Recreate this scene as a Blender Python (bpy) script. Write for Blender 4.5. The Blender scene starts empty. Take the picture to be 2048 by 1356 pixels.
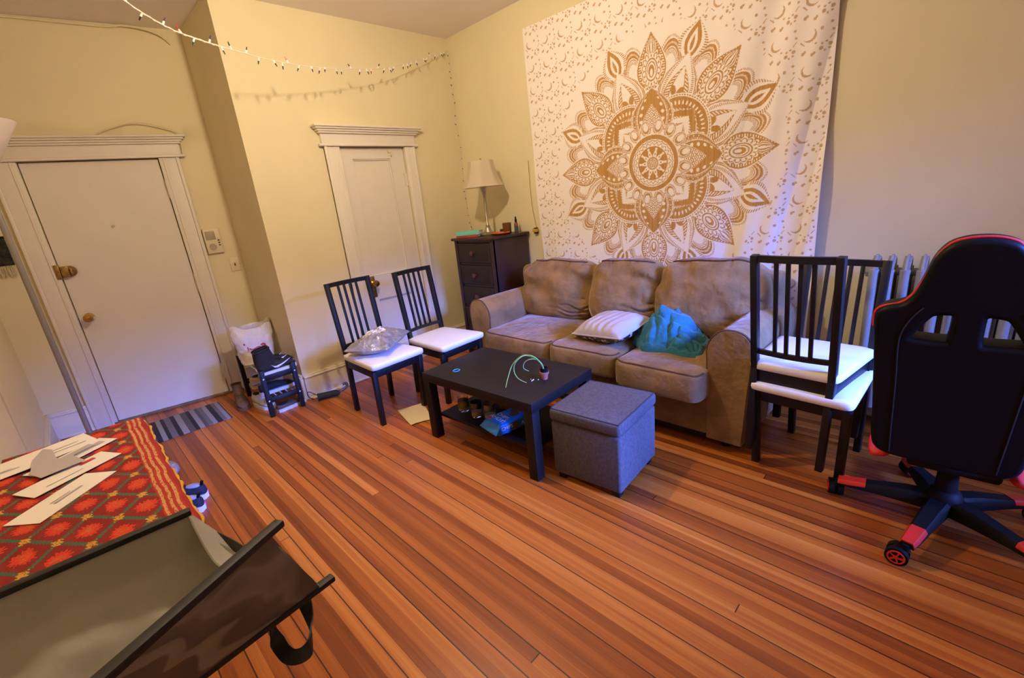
import bpy, bmesh, math, random
import numpy as np
from mathutils import Vector, Matrix, noise as mn

random.seed(7)
SC = bpy.context.scene
COL = SC.collection
PI = math.pi

# ------------------------------------------------------------------ camera
cam_d = bpy.data.cameras.new('camera')
cam = bpy.data.objects.new('camera', cam_d)
COL.objects.link(cam)
Rr = Vector((0.69756152, -0.70963696, -0.09911260))
Rd = Vector((-0.27710136, -0.13961293, -0.95064350))
Rf = Vector((0.66077437, 0.69059656, -0.29402997))
M = Matrix((( Rr.x, -Rd.x, -Rf.x, -3.15295878),
            ( Rr.y, -Rd.y, -Rf.y, -3.77023522),
            ( Rr.z, -Rd.z, -Rf.z, 1.42985815),
            (0, 0, 0, 1)))
cam.matrix_world = M
cam_d.sensor_width = 36.0
cam_d.lens = 904.07 / 2048 * 36.0
cam_d.clip_start = 0.05
SC.camera = cam

# ------------------------------------------------------------------ view / world / main lights
SC.view_settings.view_transform = 'Standard'
SC.view_settings.look = 'None'
SC.view_settings.exposure = 0.0
SC.view_settings.gamma = 1.0
SC.view_settings.use_curve_mapping = False

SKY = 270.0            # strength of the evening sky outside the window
LAMP = 1120.0        # radiance of the ceiling bulb
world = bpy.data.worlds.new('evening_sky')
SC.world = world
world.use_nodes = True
wn, wl = world.node_tree.nodes, world.node_tree.links
wn.clear()
w_out = wn.new('ShaderNodeOutputWorld'); w_bg = wn.new('ShaderNodeBackground')
w_tc = wn.new('ShaderNodeTexCoord'); w_sep = wn.new('ShaderNodeSeparateXYZ')
wl.new(w_tc.outputs['Generated'], w_sep.inputs[0])
def sky_ramp(sock, stops):          # dusk sky narrowed to an invented bright band, shaped to aim the window light
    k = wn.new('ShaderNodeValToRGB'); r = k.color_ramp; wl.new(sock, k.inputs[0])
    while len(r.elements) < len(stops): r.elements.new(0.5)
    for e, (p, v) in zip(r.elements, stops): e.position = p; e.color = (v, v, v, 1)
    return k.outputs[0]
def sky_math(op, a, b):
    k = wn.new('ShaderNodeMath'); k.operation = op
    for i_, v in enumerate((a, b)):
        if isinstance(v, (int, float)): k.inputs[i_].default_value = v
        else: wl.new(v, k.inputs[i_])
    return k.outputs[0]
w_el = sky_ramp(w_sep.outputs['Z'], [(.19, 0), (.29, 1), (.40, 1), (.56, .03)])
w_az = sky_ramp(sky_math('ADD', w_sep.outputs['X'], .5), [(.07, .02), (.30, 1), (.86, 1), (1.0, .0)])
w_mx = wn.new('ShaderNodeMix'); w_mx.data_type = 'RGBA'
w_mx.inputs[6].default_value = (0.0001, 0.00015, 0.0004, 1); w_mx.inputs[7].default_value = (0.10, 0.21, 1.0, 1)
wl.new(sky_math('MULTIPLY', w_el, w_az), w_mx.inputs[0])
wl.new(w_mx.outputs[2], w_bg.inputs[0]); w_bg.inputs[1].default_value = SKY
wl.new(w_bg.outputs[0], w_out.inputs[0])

FRONT_Y = -5.2
WX0, WX1, WZ0, WZ1 = -1.62, -0.55, 0.75, 2.20       # window opening in the wall behind the camera
pd = bpy.data.lights.new('window_daylight', 'AREA')
pd.shape = 'RECTANGLE'; pd.size = WX1 - WX0; pd.size_y = WZ1 - WZ0
pd.cycles.is_portal = True
po = bpy.data.objects.new('window_daylight', pd); COL.objects.link(po)
po.location = ((WX0 + WX1) / 2, FRONT_Y - 0.06, (WZ0 + WZ1) / 2)
po.rotation_euler = (PI / 2, 0, 0)      # faces +y, into the room
SC.cycles.use_denoising = True

# ------------------------------------------------------------------ helpers
def s2l(r, g, b):
    f = lambda c: (c / 255) / 12.92 if c / 255 <= 0.04045 else ((c / 255 + 0.055) / 1.055) ** 2.4
    return (f(r), f(g), f(b), 1)

def mat(name, col, rough=0.5, metal=0.0, spec=0.5, noise=None, bump=None, coat=0.0, sheen=0.0, alpha=None, trans=0.0, emit=None):
    m = bpy.data.materials.new(name); m.use_nodes = True
    n, l = m.node_tree.nodes, m.node_tree.links
    b = n['Principled BSDF']
    b.inputs['Base Color'].default_value = col
    b.inputs['Roughness'].default_value = rough
    b.inputs['Metallic'].default_value = metal
    b.inputs['Specular IOR Level'].default_value = spec
    if coat: b.inputs['Coat Weight'].default_value = coat
    if sheen:
        b.inputs['Sheen Weight'].default_value = sheen; b.inputs['Sheen Roughness'].default_value = 0.4
    if trans: b.inputs['Transmission Weight'].default_value = trans
    if emit:
        b.inputs['Emission Color'].default_value = emit[0]; b.inputs['Emission Strength'].default_value = emit[1]
    tc = n.new('ShaderNodeTexCoord')
    if noise:
        nt = n.new('ShaderNodeTexNoise'); nt.inputs['Scale'].default_value = noise[0]; nt.inputs['Detail'].default_value = 5
        l.new(tc.outputs['Object'], nt.inputs['Vector'])
        rp = n.new('ShaderNodeValToRGB'); a = noise[1]
        rp.color_ramp.elements[0].position = 0.35; rp.color_ramp.elements[1].position = 0.65
        rp.color_ramp.elements[0].color = tuple(c * (1 - a) for c in col[:3]) + (1,)
        rp.color_ramp.elements[1].color = tuple(min(1, c * (1 + a)) for c in col[:3]) + (1,)
        l.new(nt.outputs['Fac'], rp.inputs[0]); l.new(rp.outputs[0], b.inputs['Base Color'])
    if bump:
        nb = n.new('ShaderNodeTexNoise'); nb.inputs['Scale'].default_value = bump[0]; nb.inputs['Detail'].default_value = 4
        l.new(tc.outputs['Object'], nb.inputs['Vector'])
        bp = n.new('ShaderNodeBump'); bp.inputs['Strength'].default_value = bump[1]; bp.inputs['Distance'].default_value = bump[2] if len(bump) > 2 else 0.01
        l.new(nb.outputs['Fac'], bp.inputs['Height']); l.new(bp.outputs[0], b.inputs['Normal'])
    return m

class NT:
    """tiny node expression builder"""
    def __init__(s, m):
        s.n, s.l = m.node_tree.nodes, m.node_tree.links; s.b = s.n['Principled BSDF']
    def put(s, sock, v):
        if isinstance(v, (int, float)): sock.default_value = v
        elif isinstance(v, tuple): sock.default_value = v
        else: s.l.new(v, sock)
    def m(s, op, a, b=0.0, c=None):
        k = s.n.new('ShaderNodeMath'); k.operation = op
        s.put(k.inputs[0], a); s.put(k.inputs[1], b)
        if c is not None: s.put(k.inputs[2], c)
        return k.outputs[0]
    def xyz(s, kind='Object'):
        t = s.n.new('ShaderNodeTexCoord'); p = s.n.new('ShaderNodeSeparateXYZ'); s.l.new(t.outputs[kind], p.inputs[0]); return p.outputs
    def comb(s, x, y, z):
        k = s.n.new('ShaderNodeCombineXYZ')
        for i, v in enumerate((x, y, z)): s.put(k.inputs[i], v)
        return k.outputs[0]
    def white(s, vec):
        k = s.n.new('ShaderNodeTexWhiteNoise'); k.noise_dimensions = '3D'; s.l.new(vec, k.inputs['Vector']); return k.outputs['Value']
    def noise(s, vec, scale, detail=4):
        k = s.n.new('ShaderNodeTexNoise'); s.l.new(vec, k.inputs['Vector']); k.inputs['Scale'].default_value = scale; k.inputs['Detail'].default_value = detail
        return k.outputs['Fac']
    def ramp(s, v, stops, interp='LINEAR'):
        k = s.n.new('ShaderNodeValToRGB'); s.l.new(v, k.inputs[0]); r = k.color_ramp; r.interpolation = interp
        while len(r.elements) < len(stops): r.elements.new(0.5)
        for e, (p, c) in zip(r.elements, stops): e.position = p; e.color = c
        return k.outputs[0]
    def mix(s, f, a, b, mode='MIX'):
        k = s.n.new('ShaderNodeMix'); k.data_type = 'RGBA'; k.blend_type = mode
        s.put(k.inputs[0], f); s.put(k.inputs[6], a); s.put(k.inputs[7], b); return k.outputs[2]
    def bump(s, h, strength, dist=0.01):
        k = s.n.new('ShaderNodeBump'); k.inputs['Strength'].default_value = strength; k.inputs['Distance'].default_value = dist
        s.l.new(h, k.inputs['Height']); s.l.new(k.outputs[0], s.b.inputs['Normal'])

class MB:
    """collects shapes into one mesh"""
    def __init__(s): s.bm = bmesh.new()
    def _merge(s, b, M=None):
        if M is not None: b.transform(M)
        me = bpy.data.meshes.new('tmp'); b.to_mesh(me); b.free(); s.bm.from_mesh(me); bpy.data.meshes.remove(me); return s
    def box(s, c, d, bev=0.0, rot=None, seg=2):
        b = bmesh.new(); bmesh.ops.create_cube(b, size=1.0); b.transform(Matrix.Diagonal((d[0], d[1], d[2], 1)))
        if bev: bmesh.ops.bevel(b, geom=b.edges[:], offset=bev, segments=seg, affect='EDGES', profile=0.5)
        Mx = Matrix.Translation(c)
        if rot is not None: Mx = Mx @ rot
        return s._merge(b, Mx)
    def bar(s, p0, p1, wx, wy, bev=0.0, up=(0, 1, 0)):
        """rectangular bar from p0 to p1; wx measured across, wy along `up`"""
        p0, p1 = Vector(p0), Vector(p1); d = p1 - p0; L = d.length; z = d / L
        u = Vector(up); u = (u - z * u.dot(z)).normalized(); x = u.cross(z)
        R = Matrix((x, u, z)).transposed().to_4x4()
        return s.box((p0 + p1) / 2, (wx, wy, L), bev, R)
    def cyl(s, p0, p1, r0, r1=None, n=24, caps=True):
        r1 = r0 if r1 is None else r1
        p0, p1 = Vector(p0), Vector(p1); d = p1 - p0
        b = bmesh.new(); bmesh.ops.create_cone(b, cap_ends=caps, segments=n, radius1=r0, radius2=r1, depth=d.length)
        return s._merge(b, Matrix.Translation((p0 + p1) / 2) @ d.to_track_quat('Z', 'Y').to_matrix().to_4x4())
    def sphere(s, c, r, n=16, scale=(1, 1, 1), rot=None):
        b = bmesh.new(); bmesh.ops.create_uvsphere(b, u_segments=n, v_segments=max(6, n // 2), radius=r)
        Mx = Matrix.Translation(c)
        if rot is not None: Mx = Mx @ rot
        return s._merge(b, Mx @ Matrix.Diagonal((*scale, 1)))
    def lathe(s, prof, c=(0, 0, 0), n=32, cap=True):
        b = bmesh.new(); rings = []
        for r, z in prof:
            rings.append([b.verts.new((c[0] + r * math.cos(2 * PI * i / n), c[1] + r * math.sin(2 * PI * i / n), c[2] + z)) for i in range(n)])
        for a, q in zip(rings, rings[1:]):
            for i in range(n): b.faces.new((a[i], a[(i + 1) % n], q[(i + 1) % n], q[i]))
        if cap:
            b.faces.new(rings[0][::-1]); b.faces.new(rings[-1])
        return s._merge(b)
    def loft(s, secs, cap=True, closed=True):
        b = bmesh.new(); R = [[b.verts.new(p) for p in q] for q in secs]; n = len(R[0])
        for a, q in zip(R, R[1:]):
            for i in range(n if closed else n - 1): b.faces.new((a[i], a[(i + 1) % n], q[(i + 1) % n], q[i]))
        if cap and closed: b.faces.new(R[0][::-1]); b.faces.new(R[-1])
        bmesh.ops.recalc_face_normals(b, faces=b.faces[:])
        return s._merge(b)
    def tube(s, pts, r, n=10, smooth=0):
        pts = [Vector(p) for p in pts]
        if smooth: pts = catmull(pts, smooth)
        secs = []; u = None
        for i, p in enumerate(pts):
            t = (pts[min(i + 1, len(pts) - 1)] - pts[max(i - 1, 0)]).normalized()
            if u is None: u = t.orthogonal().normalized()
            u = (u - t * u.dot(t)).normalized(); v = t.cross(u)
            rr = r(i / (len(pts) - 1)) if callable(r) else r
            secs.append([p + (u * math.cos(2 * PI * k / n) + v * math.sin(2 * PI * k / n)) * rr for k in range(n)])
        return s.loft(secs)
    def ribbon(s, pts, w, t, up=(0, 0, 1), smooth=6):
        """flat strap following pts, width w across `up`-free side, thickness t"""
        pts = catmull([Vector(p) for p in pts], smooth); secs = []
        side = Vector(up)
        for i, p in enumerate(pts):
            tg = (pts[min(i + 1, len(pts) - 1)] - pts[max(i - 1, 0)]).normalized()
            a = (side - tg * side.dot(tg)).normalized(); b = tg.cross(a)
            secs.append([p + a * w / 2 + b * t / 2, p - a * w / 2 + b * t / 2, p - a * w / 2 - b * t / 2, p + a * w / 2 - b * t / 2])
        return s.loft(secs)
    def prism(s, poly, z0, z1, M=None, bev=0.0, seg=2):
        b = bmesh.new(); a = [b.verts.new((x, y, z0)) for x, y in poly]; q = [b.verts.new((x, y, z1)) for x, y in poly]; n = len(poly)
        b.faces.new(a[::-1]); b.faces.new(q)
        for i in range(n): b.faces.new((a[i], a[(i + 1) % n], q[(i + 1) % n], q[i]))
        bmesh.ops.recalc_face_normals(b, faces=b.faces[:])
        if bev: bmesh.ops.bevel(b, geom=b.edges[:], offset=bev, segments=seg, affect='EDGES')
        return s._merge(b, M)
    def sq(s, a, bb, c, e1=0.3, e2=0.3, nu=48, nv=24, M=None, fn=None):
        """superquadric cushion, half sizes a, bb, c"""
        f = lambda w, e: math.copysign(abs(w) ** e, w)
        b = bmesh.new(); rings = []
        def P(u, v):
            cu, su, cv, sv = math.cos(u), math.sin(u), math.cos(v), math.sin(v)
            p = Vector((a * f(cv, e1) * f(cu, e2), bb * f(cv, e1) * f(su, e2), c * f(sv, e1)))
            return fn(p) if fn else p
        for j in range(1, nv):
            v = -PI / 2 + PI * j / nv
            rings.append([b.verts.new(P(2 * PI * i / nu, v)) for i in range(nu)])
        lo = b.verts.new(P(0, -PI / 2)); hi = b.verts.new(P(0, PI / 2))
        for x, q in zip(rings, rings[1:]):
            for i in range(nu): b.faces.new((x[i], x[(i + 1) % nu], q[(i + 1) % nu], q[i]))
        for i in range(nu):
            b.faces.new((lo, rings[0][(i + 1) % nu], rings[0][i])); b.faces.new((hi, rings[-1][i], rings[-1][(i + 1) % nu]))
        return s._merge(b, M)
    @staticmethod
    def sqp(a, bb, c, e1, e2, u, v):
        f = lambda w, e: math.copysign(abs(w) ** e, w)
        return Vector((a * f(math.cos(v), e1) * f(math.cos(u), e2), bb * f(math.cos(v), e1) * f(math.sin(u), e2), c * f(math.sin(v), e1)))
    def grid(s, f, nu, nv, thick=0.0):
        b = bmesh.new(); V = [[b.verts.new(f(i / nu, j / nv)) for j in range(nv + 1)] for i in range(nu + 1)]
        for i in range(nu):
            for j in range(nv): b.faces.new((V[i][j], V[i + 1][j], V[i + 1][j + 1], V[i][j + 1]))
        if thick:
            bmesh.ops.recalc_face_normals(b, faces=b.faces[:])
            bmesh.ops.solidify(b, geom=b.faces[:], thickness=thick)
        return s._merge(b)
    def poly(s, pts, thick=0.0):
        b = bmesh.new(); b.faces.new([b.verts.new(p) for p in pts])
        if thick: bmesh.ops.solidify(b, geom=b.faces[:], thickness=thick)
        return s._merge(b)
    def build(s, name, m, parent=None, smooth=True, angle=40):
        me = bpy.data.meshes.new(name)
        bmesh.ops.recalc_face_normals(s.bm, faces=s.bm.faces[:])
        s.bm.to_mesh(me); s.bm.free()
        for x in (m if isinstance(m, (list, tuple)) else [m]): me.materials.append(x)
        if smooth:
            me.polygons.foreach_set('use_smooth', [True] * len(me.polygons))
            me.set_sharp_from_angle(angle=math.radians(angle))
        o = bpy.data.objects.new(name, me); COL.objects.link(o)
        if parent: o.parent = parent
        return o

def catmull(P, k):
    out = []
    for i in range(len(P) - 1):
        p0, p1, p2, p3 = P[max(i - 1, 0)], P[i], P[i + 1], P[min(i + 2, len(P) - 1)]
        for j in range(k):
            t = j / k
            out.append(0.5 * ((2 * p1) + (p2 - p0) * t + (2 * p0 - 5 * p1 + 4 * p2 - p3) * t * t + (3 * p1 - p0 - 3 * p2 + p3) * t ** 3))
    out.append(P[-1]); return out

def tag(o, label, cat, group=None, kind=None):
    o['label'] = label; o['category'] = cat
    if group: o['group'] = group
    if kind: o['kind'] = kind
    return o
def thing(name, label, cat, loc=(0, 0, 0), rotz=0.0, group=None):
    o = bpy.data.objects.new(name, None); COL.objects.link(o); o.empty_display_size = 0.1
    o.location = loc; o.rotation_euler = (0, 0, rotz)
    return tag(o, label, cat, group)
def struct(o, label=None, cat=None):
    o['kind'] = 'structure'
    if label: o['label'] = label
    if cat: o['category'] = cat
    return o
def copy_tree(o, parent=None):
    c = o.copy(); COL.objects.link(c)
    if parent: c.parent = parent
    for ch in [k for k in o.children]: copy_tree(ch, c)
    return c
def R(ax, deg): return Matrix.Rotation(math.radians(deg), 4, ax)
def T(*v): return Matrix.Translation(v)
def curve_mesh(cu):
    o = bpy.data.objects.new('tmp', cu); COL.objects.link(o)
    dg = bpy.context.evaluated_depsgraph_get(); me = bpy.data.meshes.new_from_object(o.evaluated_get(dg))
    bpy.data.objects.remove(o); return me
def text_obj(name, body, size, M, m, parent, extrude=0.0006, shear=0.0):
    cu = bpy.data.curves.new('t', 'FONT'); cu.body = body; cu.size = size; cu.extrude = extrude; cu.align_x = 'CENTER'; cu.align_y = 'CENTER'; cu.shear = shear
    me = curve_mesh(cu); me.transform(M); me.materials.clear(); me.materials.append(m); me.name = name
    o = bpy.data.objects.new(name, me); COL.objects.link(o)
    if parent: o.parent = parent
    return o
def shape2d(name, outline, holes, depth, bevel, M, m, parent, res=3):
    """thick rounded plate from a 2D outline with holes"""
    cu = bpy.data.curves.new('s', 'CURVE'); cu.dimensions = '2D'; cu.fill_mode = 'BOTH'; cu.extrude = depth; cu.bevel_depth = bevel; cu.bevel_resolution = res
    for P in [outline] + holes:
        sp = cu.splines.new('POLY'); sp.points.add(len(P) - 1); sp.use_cyclic_u = True
        for q, (x, y) in zip(sp.points, P): q.co = (x, y, 0, 1)
    me = curve_mesh(cu); me.transform(M); me.materials.clear(); me.materials.append(m); me.name = name
    me.polygons.foreach_set('use_smooth', [True] * len(me.polygons)); me.set_sharp_from_angle(angle=math.radians(50))
    o = bpy.data.objects.new(name, me); COL.objects.link(o)
    if parent: o.parent = parent
    return o
def closed_smooth(P, k=5):
    P = [Vector((x, y, 0)) for x, y in P]; n = len(P); out = []
    for i in range(n):
        p0, p1, p2, p3 = P[i - 1], P[i], P[(i + 1) % n], P[(i + 2) % n]
        for j in range(k):
            t = j / k
            q = 0.5 * ((2 * p1) + (p2 - p0) * t + (2 * p0 - 5 * p1 + 4 * p2 - p3) * t * t + (3 * p1 - p0 - 3 * p2 + p3) * t ** 3)
            out.append((q.x, q.y))
    return out
def nz(p, s=1.0): return mn.noise(Vector(p) * s)

# ------------------------------------------------------------------ materials
WHITE_PAINT = mat('white_trim_paint', s2l(228, 220, 204), 0.45, noise=(3, .02), bump=(25, .05, .004))
CREAM = mat('cream_wall_paint', s2l(228, 216, 176), 0.7, noise=(1.3, .035), bump=(60, .10, .003))
CEIL = mat('ceiling_paint', s2l(238, 230, 220), 0.85, noise=(2, .02), bump=(40, .06, .003))
BLACK = mat('black_stained_wood', s2l(19, 16, 17), 0.45, spec=.35, noise=(6, .15))
ESP = mat('black_brown_laminate', s2l(29, 24, 22), 0.5, spec=.2, noise=(20, .10))
VINYL = mat('white_vinyl', s2l(240, 236, 236), 0.45, bump=(8, .1, .01))
SUEDE = mat('tan_microsuede', s2l(138, 108, 70), 0.95, spec=.1, noise=(7, .20), bump=(9, .6, .035), sheen=.4)
PIPE = mat('brown_piping', s2l(92, 66, 48), 0.9)
DARKFAB = mat('dark_underside', s2l(25, 20, 18), 0.9)
DRESS = mat('dark_cherry_wood', s2l(50, 25, 21), 0.40, noise=(9, .2))
DRESSF = mat('dark_drawer_front', s2l(46, 37, 33), 0.6, spec=.25, noise=(9, .12))
KNOBW = mat('reddish_wood_knob', s2l(92, 48, 36), 0.35)
BRASS = mat('aged_brass', s2l(178, 140, 62), 0.3, metal=1.0, noise=(40, .2))
BRASSD = mat('dark_tarnished_brass', s2l(156, 126, 72), 0.42, metal=.9, noise=(60, .3))
CHROME = mat('satin_steel', s2l(190, 190, 190), 0.3, metal=1.0)
PEWTER = mat('silver_lamp_metal', s2l(170, 160, 140), 0.35, metal=.8, noise=(30, .2))
GREYM = mat('grey_metal_pole', s2l(138, 134, 132), 0.45, metal=.4)
SHADE = mat('ivory_lamp_shade', s2l(244, 232, 206), 0.8, bump=(120, .1, .001))
GAP = mat('dark_gap', s2l(14, 12, 11), 0.9)
OTT = mat('grey_woven_fabric', s2l(90, 84, 86), 0.95, spec=.15, noise=(90, .16), bump=(320, .35, .002))
TEAL = mat('teal_fleece', s2l(46, 104, 118), 0.95, spec=.1, noise=(14, .14), bump=(22, .55, .03), sheen=.3)
PILLOW = mat('pale_satin_fabric', s2l(182, 171, 176), 0.55, bump=(30, .15, .004))
SEQ = None
BLKL = mat('black_leatherette', s2l(10, 9, 9), 0.5, spec=.15, bump=(150, .12, .002))
REDP = mat('red_plastic', s2l(214, 48, 34), 0.4)
REDF = mat('red_piping_fabric', s2l(210, 40, 30), 0.6)
BLKP = mat('black_plastic', s2l(16, 15, 15), 0.6, spec=.2)
RADM = mat('grey_radiator_paint', s2l(150, 146, 140), 0.5, bump=(60, .2, .002))
PAPER = mat('white_paper', s2l(240, 232, 220), 0.8)
PAPERG = mat('grey_paper', s2l(178, 170, 168), 0.8)
INK = mat('grey_print', s2l(196, 187, 176), 0.8)
INKR = mat('red_print', s2l(206, 60, 52), 0.8)
PLASW = mat('white_plastic', s2l(226, 222, 212), 0.4)
IVORY = mat('ivory_plate', s2l(226, 212, 178), 0.4)

# ------------------------------------------------------------------ floor
def floor_material():
    m = mat('fir_strip_floor', (0.4, .16, .04, 1), 0.34, spec=.38)
    N = NT(m); x, y, z = N.xyz('Object')
    W = 0.0419
    u = N.m('DIVIDE', N.m('ADD', x, 2.0588), W)
    i = N.m('FLOOR', u); fu = N.m('SUBTRACT', u, i)
    rb = N.white(N.comb(i, 3.1, 0.0))
    v = N.m('ADD', N.m('DIVIDE', y, 5.2), N.m('MULTIPLY', rb, 7.0))
    j = N.m('FLOOR', v); fv = N.m('SUBTRACT', v, j)
    rnd = N.white(N.comb(i, j, 1.7)); rnd2 = N.white(N.comb(i, j, 9.3))
    # long grain, different on each strip
    g = N.noise(N.comb(N.m('ADD', N.m('MULTIPLY', x, 34.0), N.m('MULTIPLY', rnd, 40.0)), N.m('MULTIPLY', y, 0.5), rnd), 1.0, 5)
    g2 = N.noise(N.comb(N.m('MULTIPLY', x, 210.0), N.m('MULTIPLY', y, 4.0), rnd2), 1.0, 3)
    tone = N.m('ADD', N.m('MULTIPLY', rnd, 0.36), N.m('ADD', N.m('MULTIPLY', g, 0.46), N.m('MULTIPLY', g2, 0.20)))
    c = N.ramp(tone, [(0.26, s2l(112, 49, 14)), (0.44, s2l(154, 77, 22)), (0.60, s2l(182, 98, 30)), (0.80, s2l(214, 134, 50))])
    # worn greyish patches
    wear = N.noise(N.comb(x, y, 0.0), 1.6, 5)
    wf = N.m('MULTIPLY', N.m('MULTIPLY', N.m('SUBTRACT', wear, 0.55), 3.0, ), 0.45); wf = N.m('MAXIMUM', wf, 0.0)
    c = N.mix(wf, c, s2l(112, 72, 38))
    # seams between boards (some open and dark, others tight) and butt joints
    hard = N.m('MULTIPLY', N.m('GREATER_THAN', N.white(N.comb(i, 5.0, 2.0)), 0.28), N.m('LESS_THAN', N.m('FRACT', N.m('MULTIPLY', i, 0.5)), 0.25))
    sw = N.m('ADD', 0.03, N.m('MULTIPLY', hard, 0.075))
    seam = N.m('LESS_THAN', fu, sw)
    seam = N.m('MULTIPLY', seam, N.m('ADD', 0.22, N.m('MULTIPLY', hard, 0.66)))
    joint = N.m('MULTIPLY', N.m('LESS_THAN', fv, 0.0008), 0.9)
    dk = N.m('MAXIMUM', seam, joint)
    c = N.mix(dk, c, s2l(30, 16, 10))
    N.l.new(c, N.b.inputs['Base Color'])
    N.put(N.b.inputs['Roughness'], N.m('ADD', 0.27, N.m('MULTIPLY', wear, 0.16)))
    h = N.m('SUBTRACT', N.m('MULTIPLY', g2, 0.15), dk)
    N.bump(h, 0.35, 0.002)
    return m

XL, XA, YA, PHI, H = -3.527, -1.9756, 0.7976, -0.1734, 2.9227
CA, SA = math.cos(PHI), math.sin(PHI)
def alc(s, off=0.0, z=0.0):      # point on the alcove (entry door) wall; s runs from the corner (0) to the left, off towards the room
    return Vector((XA + s * CA + off * SA, YA + s * SA - off * CA, z))
AM = Matrix(((CA, -SA, 0, XA), (SA, CA, 0, YA), (0, 0, 1, 0), (0, 0, 0, 1)))   # local x = s, local y = into the wall

fl = MB().box((-1.75, -2.0, -0.05), (3.9, 6.8, 0.1)).build('floor', floor_material(), smooth=False); struct(fl)
ce = MB().box((-1.75, -2.0, H + .05), (3.9, 6.8, 0.1)).build('ceiling', CEIL, smooth=False); struct(ce)
CXL, CXR, ZD = -1.2727, -0.6539, 1.9765
b = MB()
b.box(((XA + CXL) / 2, .06, H / 2), (CXL - XA, .12, H)); b.box((CXR / 2, .06, H / 2), (-CXR, .12, H))
b.box(((CXL + CXR) / 2, .06, (ZD + H) / 2), (CXR - CXL, .12, H - ZD))
b.box(((CXL + CXR) / 2, .10, ZD / 2), (CXR - CXL, .05, ZD))  # unseen backing added behind the closet door to block light through its gaps
struct(b.build('wall_back', CREAM, smooth=False))
struct(MB().box((.06, -2.45, H / 2), (.12, 5.6, H)).build('wall_right', CREAM, smooth=False))
struct(MB().box((XA + .06, (YA + .12) / 2 + .06, H / 2), (.12, YA, H)).build('wall_return', CREAM, smooth=False))
struct(MB().box((XL - .06, -2.0, H / 2), (.12, 6.6, H)).build('wall_left', CREAM, smooth=False))
EL, ER, EZ = -1.185, -0.380, 2.013
b = MB()
def abox(mb, s0, s1, o0, o1, z0, z1, bev=0.0):
    """box on the alcove wall, o measured out into the room"""
    mb.box((0, 0, 0), (s1 - s0, o1 - o0, z1 - z0), bev, rot=None); return mb
b = MB(); 
def ab(mb, s0, s1, o0, o1, z0, z1, bev=0.0):
    t = MB().box(((s0 + s1) / 2, -(o0 + o1) / 2, (z0 + z1) / 2), (s1 - s0, o1 - o0, z1 - z0), bev)
    mb._merge(t.bm, AM); return mb
ab(b, -1.72, EL, -.12, 0, 0, H); ab(b, ER, .05, -.12, 0, 0, H); ab(b, EL, ER, -.12, 0, EZ, H); ab(b, EL, ER, -.14, -.08, 0, EZ)  # last box: unseen backing added behind the entry door against light leaks
struct(b.build('wall_alcove', CREAM, smooth=False))
b = MB()
b.box(((XL + WX0) / 2, FRONT_Y - .06, H / 2), (WX0 - XL, .12, H)); b.box((WX1 / 2, FRONT_Y - .06, H / 2), (-WX1, .12, H))
b.box(((WX0 + WX1) / 2, FRONT_Y - .06, WZ0 / 2), (WX1 - WX0, .12, WZ0)); b.box(((WX0 + WX1) / 2, FRONT_Y - .06, (WZ1 + H) / 2), (WX1 - WX0, .12, H - WZ1))
struct(b.build('wall_front', CREAM, smooth=False))
b = MB()
for (x0, x1, z0, z1) in ((WX0 - .1, WX0, WZ0 - .1, WZ1 + .1), (WX1, WX1 + .1, WZ0 - .1, WZ1 + .1), (WX0, WX1, WZ1, WZ1 + .1), (WX0, WX1, WZ0 - .1, WZ0)):
    b.box(((x0 + x1) / 2, FRONT_Y + .01, (z0 + z1) / 2), (x1 - x0, .03, z1 - z0), .004)
b.box(((WX0 + WX1) / 2, FRONT_Y + .03, WZ0 - .015), (WX1 - WX0 + .24, .08, .03), .006)
struct(b.build('window_1', WHITE_PAINT))

# closet door (door_1) with casing, header and hardware
def panel_door(mb, x0, x1, z0, z1, y, panels, th=.035):
    """door slab with recessed panels on a wall in the y plane (room at -y)"""
    xs = sorted({x0, x1, *[v for p in panels for v in p[:2]]}); zs = sorted({z0, z1, *[v for p in panels for v in p[2:]]})
    for i in range(len(xs) - 1):
        for j in range(len(zs) - 1):
            cx, cz = (xs[i] + xs[i + 1]) / 2, (zs[j] + zs[j + 1]) / 2
            inp = any(p[0] < cx < p[1] and p[2] < cz < p[3] for p in panels)
            t = .017 if inp else 0
            mb.box((cx, y + th / 2 + t, cz), (xs[i + 1] - xs[i], th, zs[j + 1] - zs[j]))
    for p in panels:   # bevelled moulding round each recess
        for (a0, a1, c0, c1) in ((p[0], p[1], p[2], p[2] + .012), (p[0], p[1], p[3] - .012, p[3]), (p[0], p[0] + .012, p[2], p[3]), (p[1] - .012, p[1], p[2], p[3])):
            mb.box(((a0 + a1) / 2, y + .012, (c0 + c1) / 2), (a1 - a0, .012, c1 - c0), .004)
    return mb
dm = panel_door(MB(), CXL + .006, CXR - .006, .012, ZD - .006, .012, [(-1.162, -.802, .890, 1.882), (-1.162, -.802, .20, .676)])
d1 = struct(dm.build('door_1', WHITE_PAINT, smooth=False))
o = MB().box((-1.196, .008, .80), (.05, .008, .19), .003).build('escutcheon', BRASSD, d1)
o2 = MB().lathe([(.0, 0), (.022, 0), (.022, .012), (.012, .02), (.011, .04), (.026, .05), (.030, .062), (.026, .076), (0, .08)], n=24); 
bmesh.ops.transform(o2.bm, matrix=T(-1.196, .004, .835) @ R('X', 90), verts=o2.bm.verts[:]); o2.build('door_knob', BRASS, d1)
for z in (1.70, .42):
    hb = MB().cyl((CXR + .004, -.012, z - .06), (CXR + .004, -.012, z + .06), .008, n=12).sphere((CXR + .004, -.012, z + .065), .009).sphere((CXR + .004, -.012, z - .065), .009)
    hb.box((CXR - .016, .008, z), (.03, .006, .11)).build('hinge', WHITE_PAINT, d1)
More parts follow.
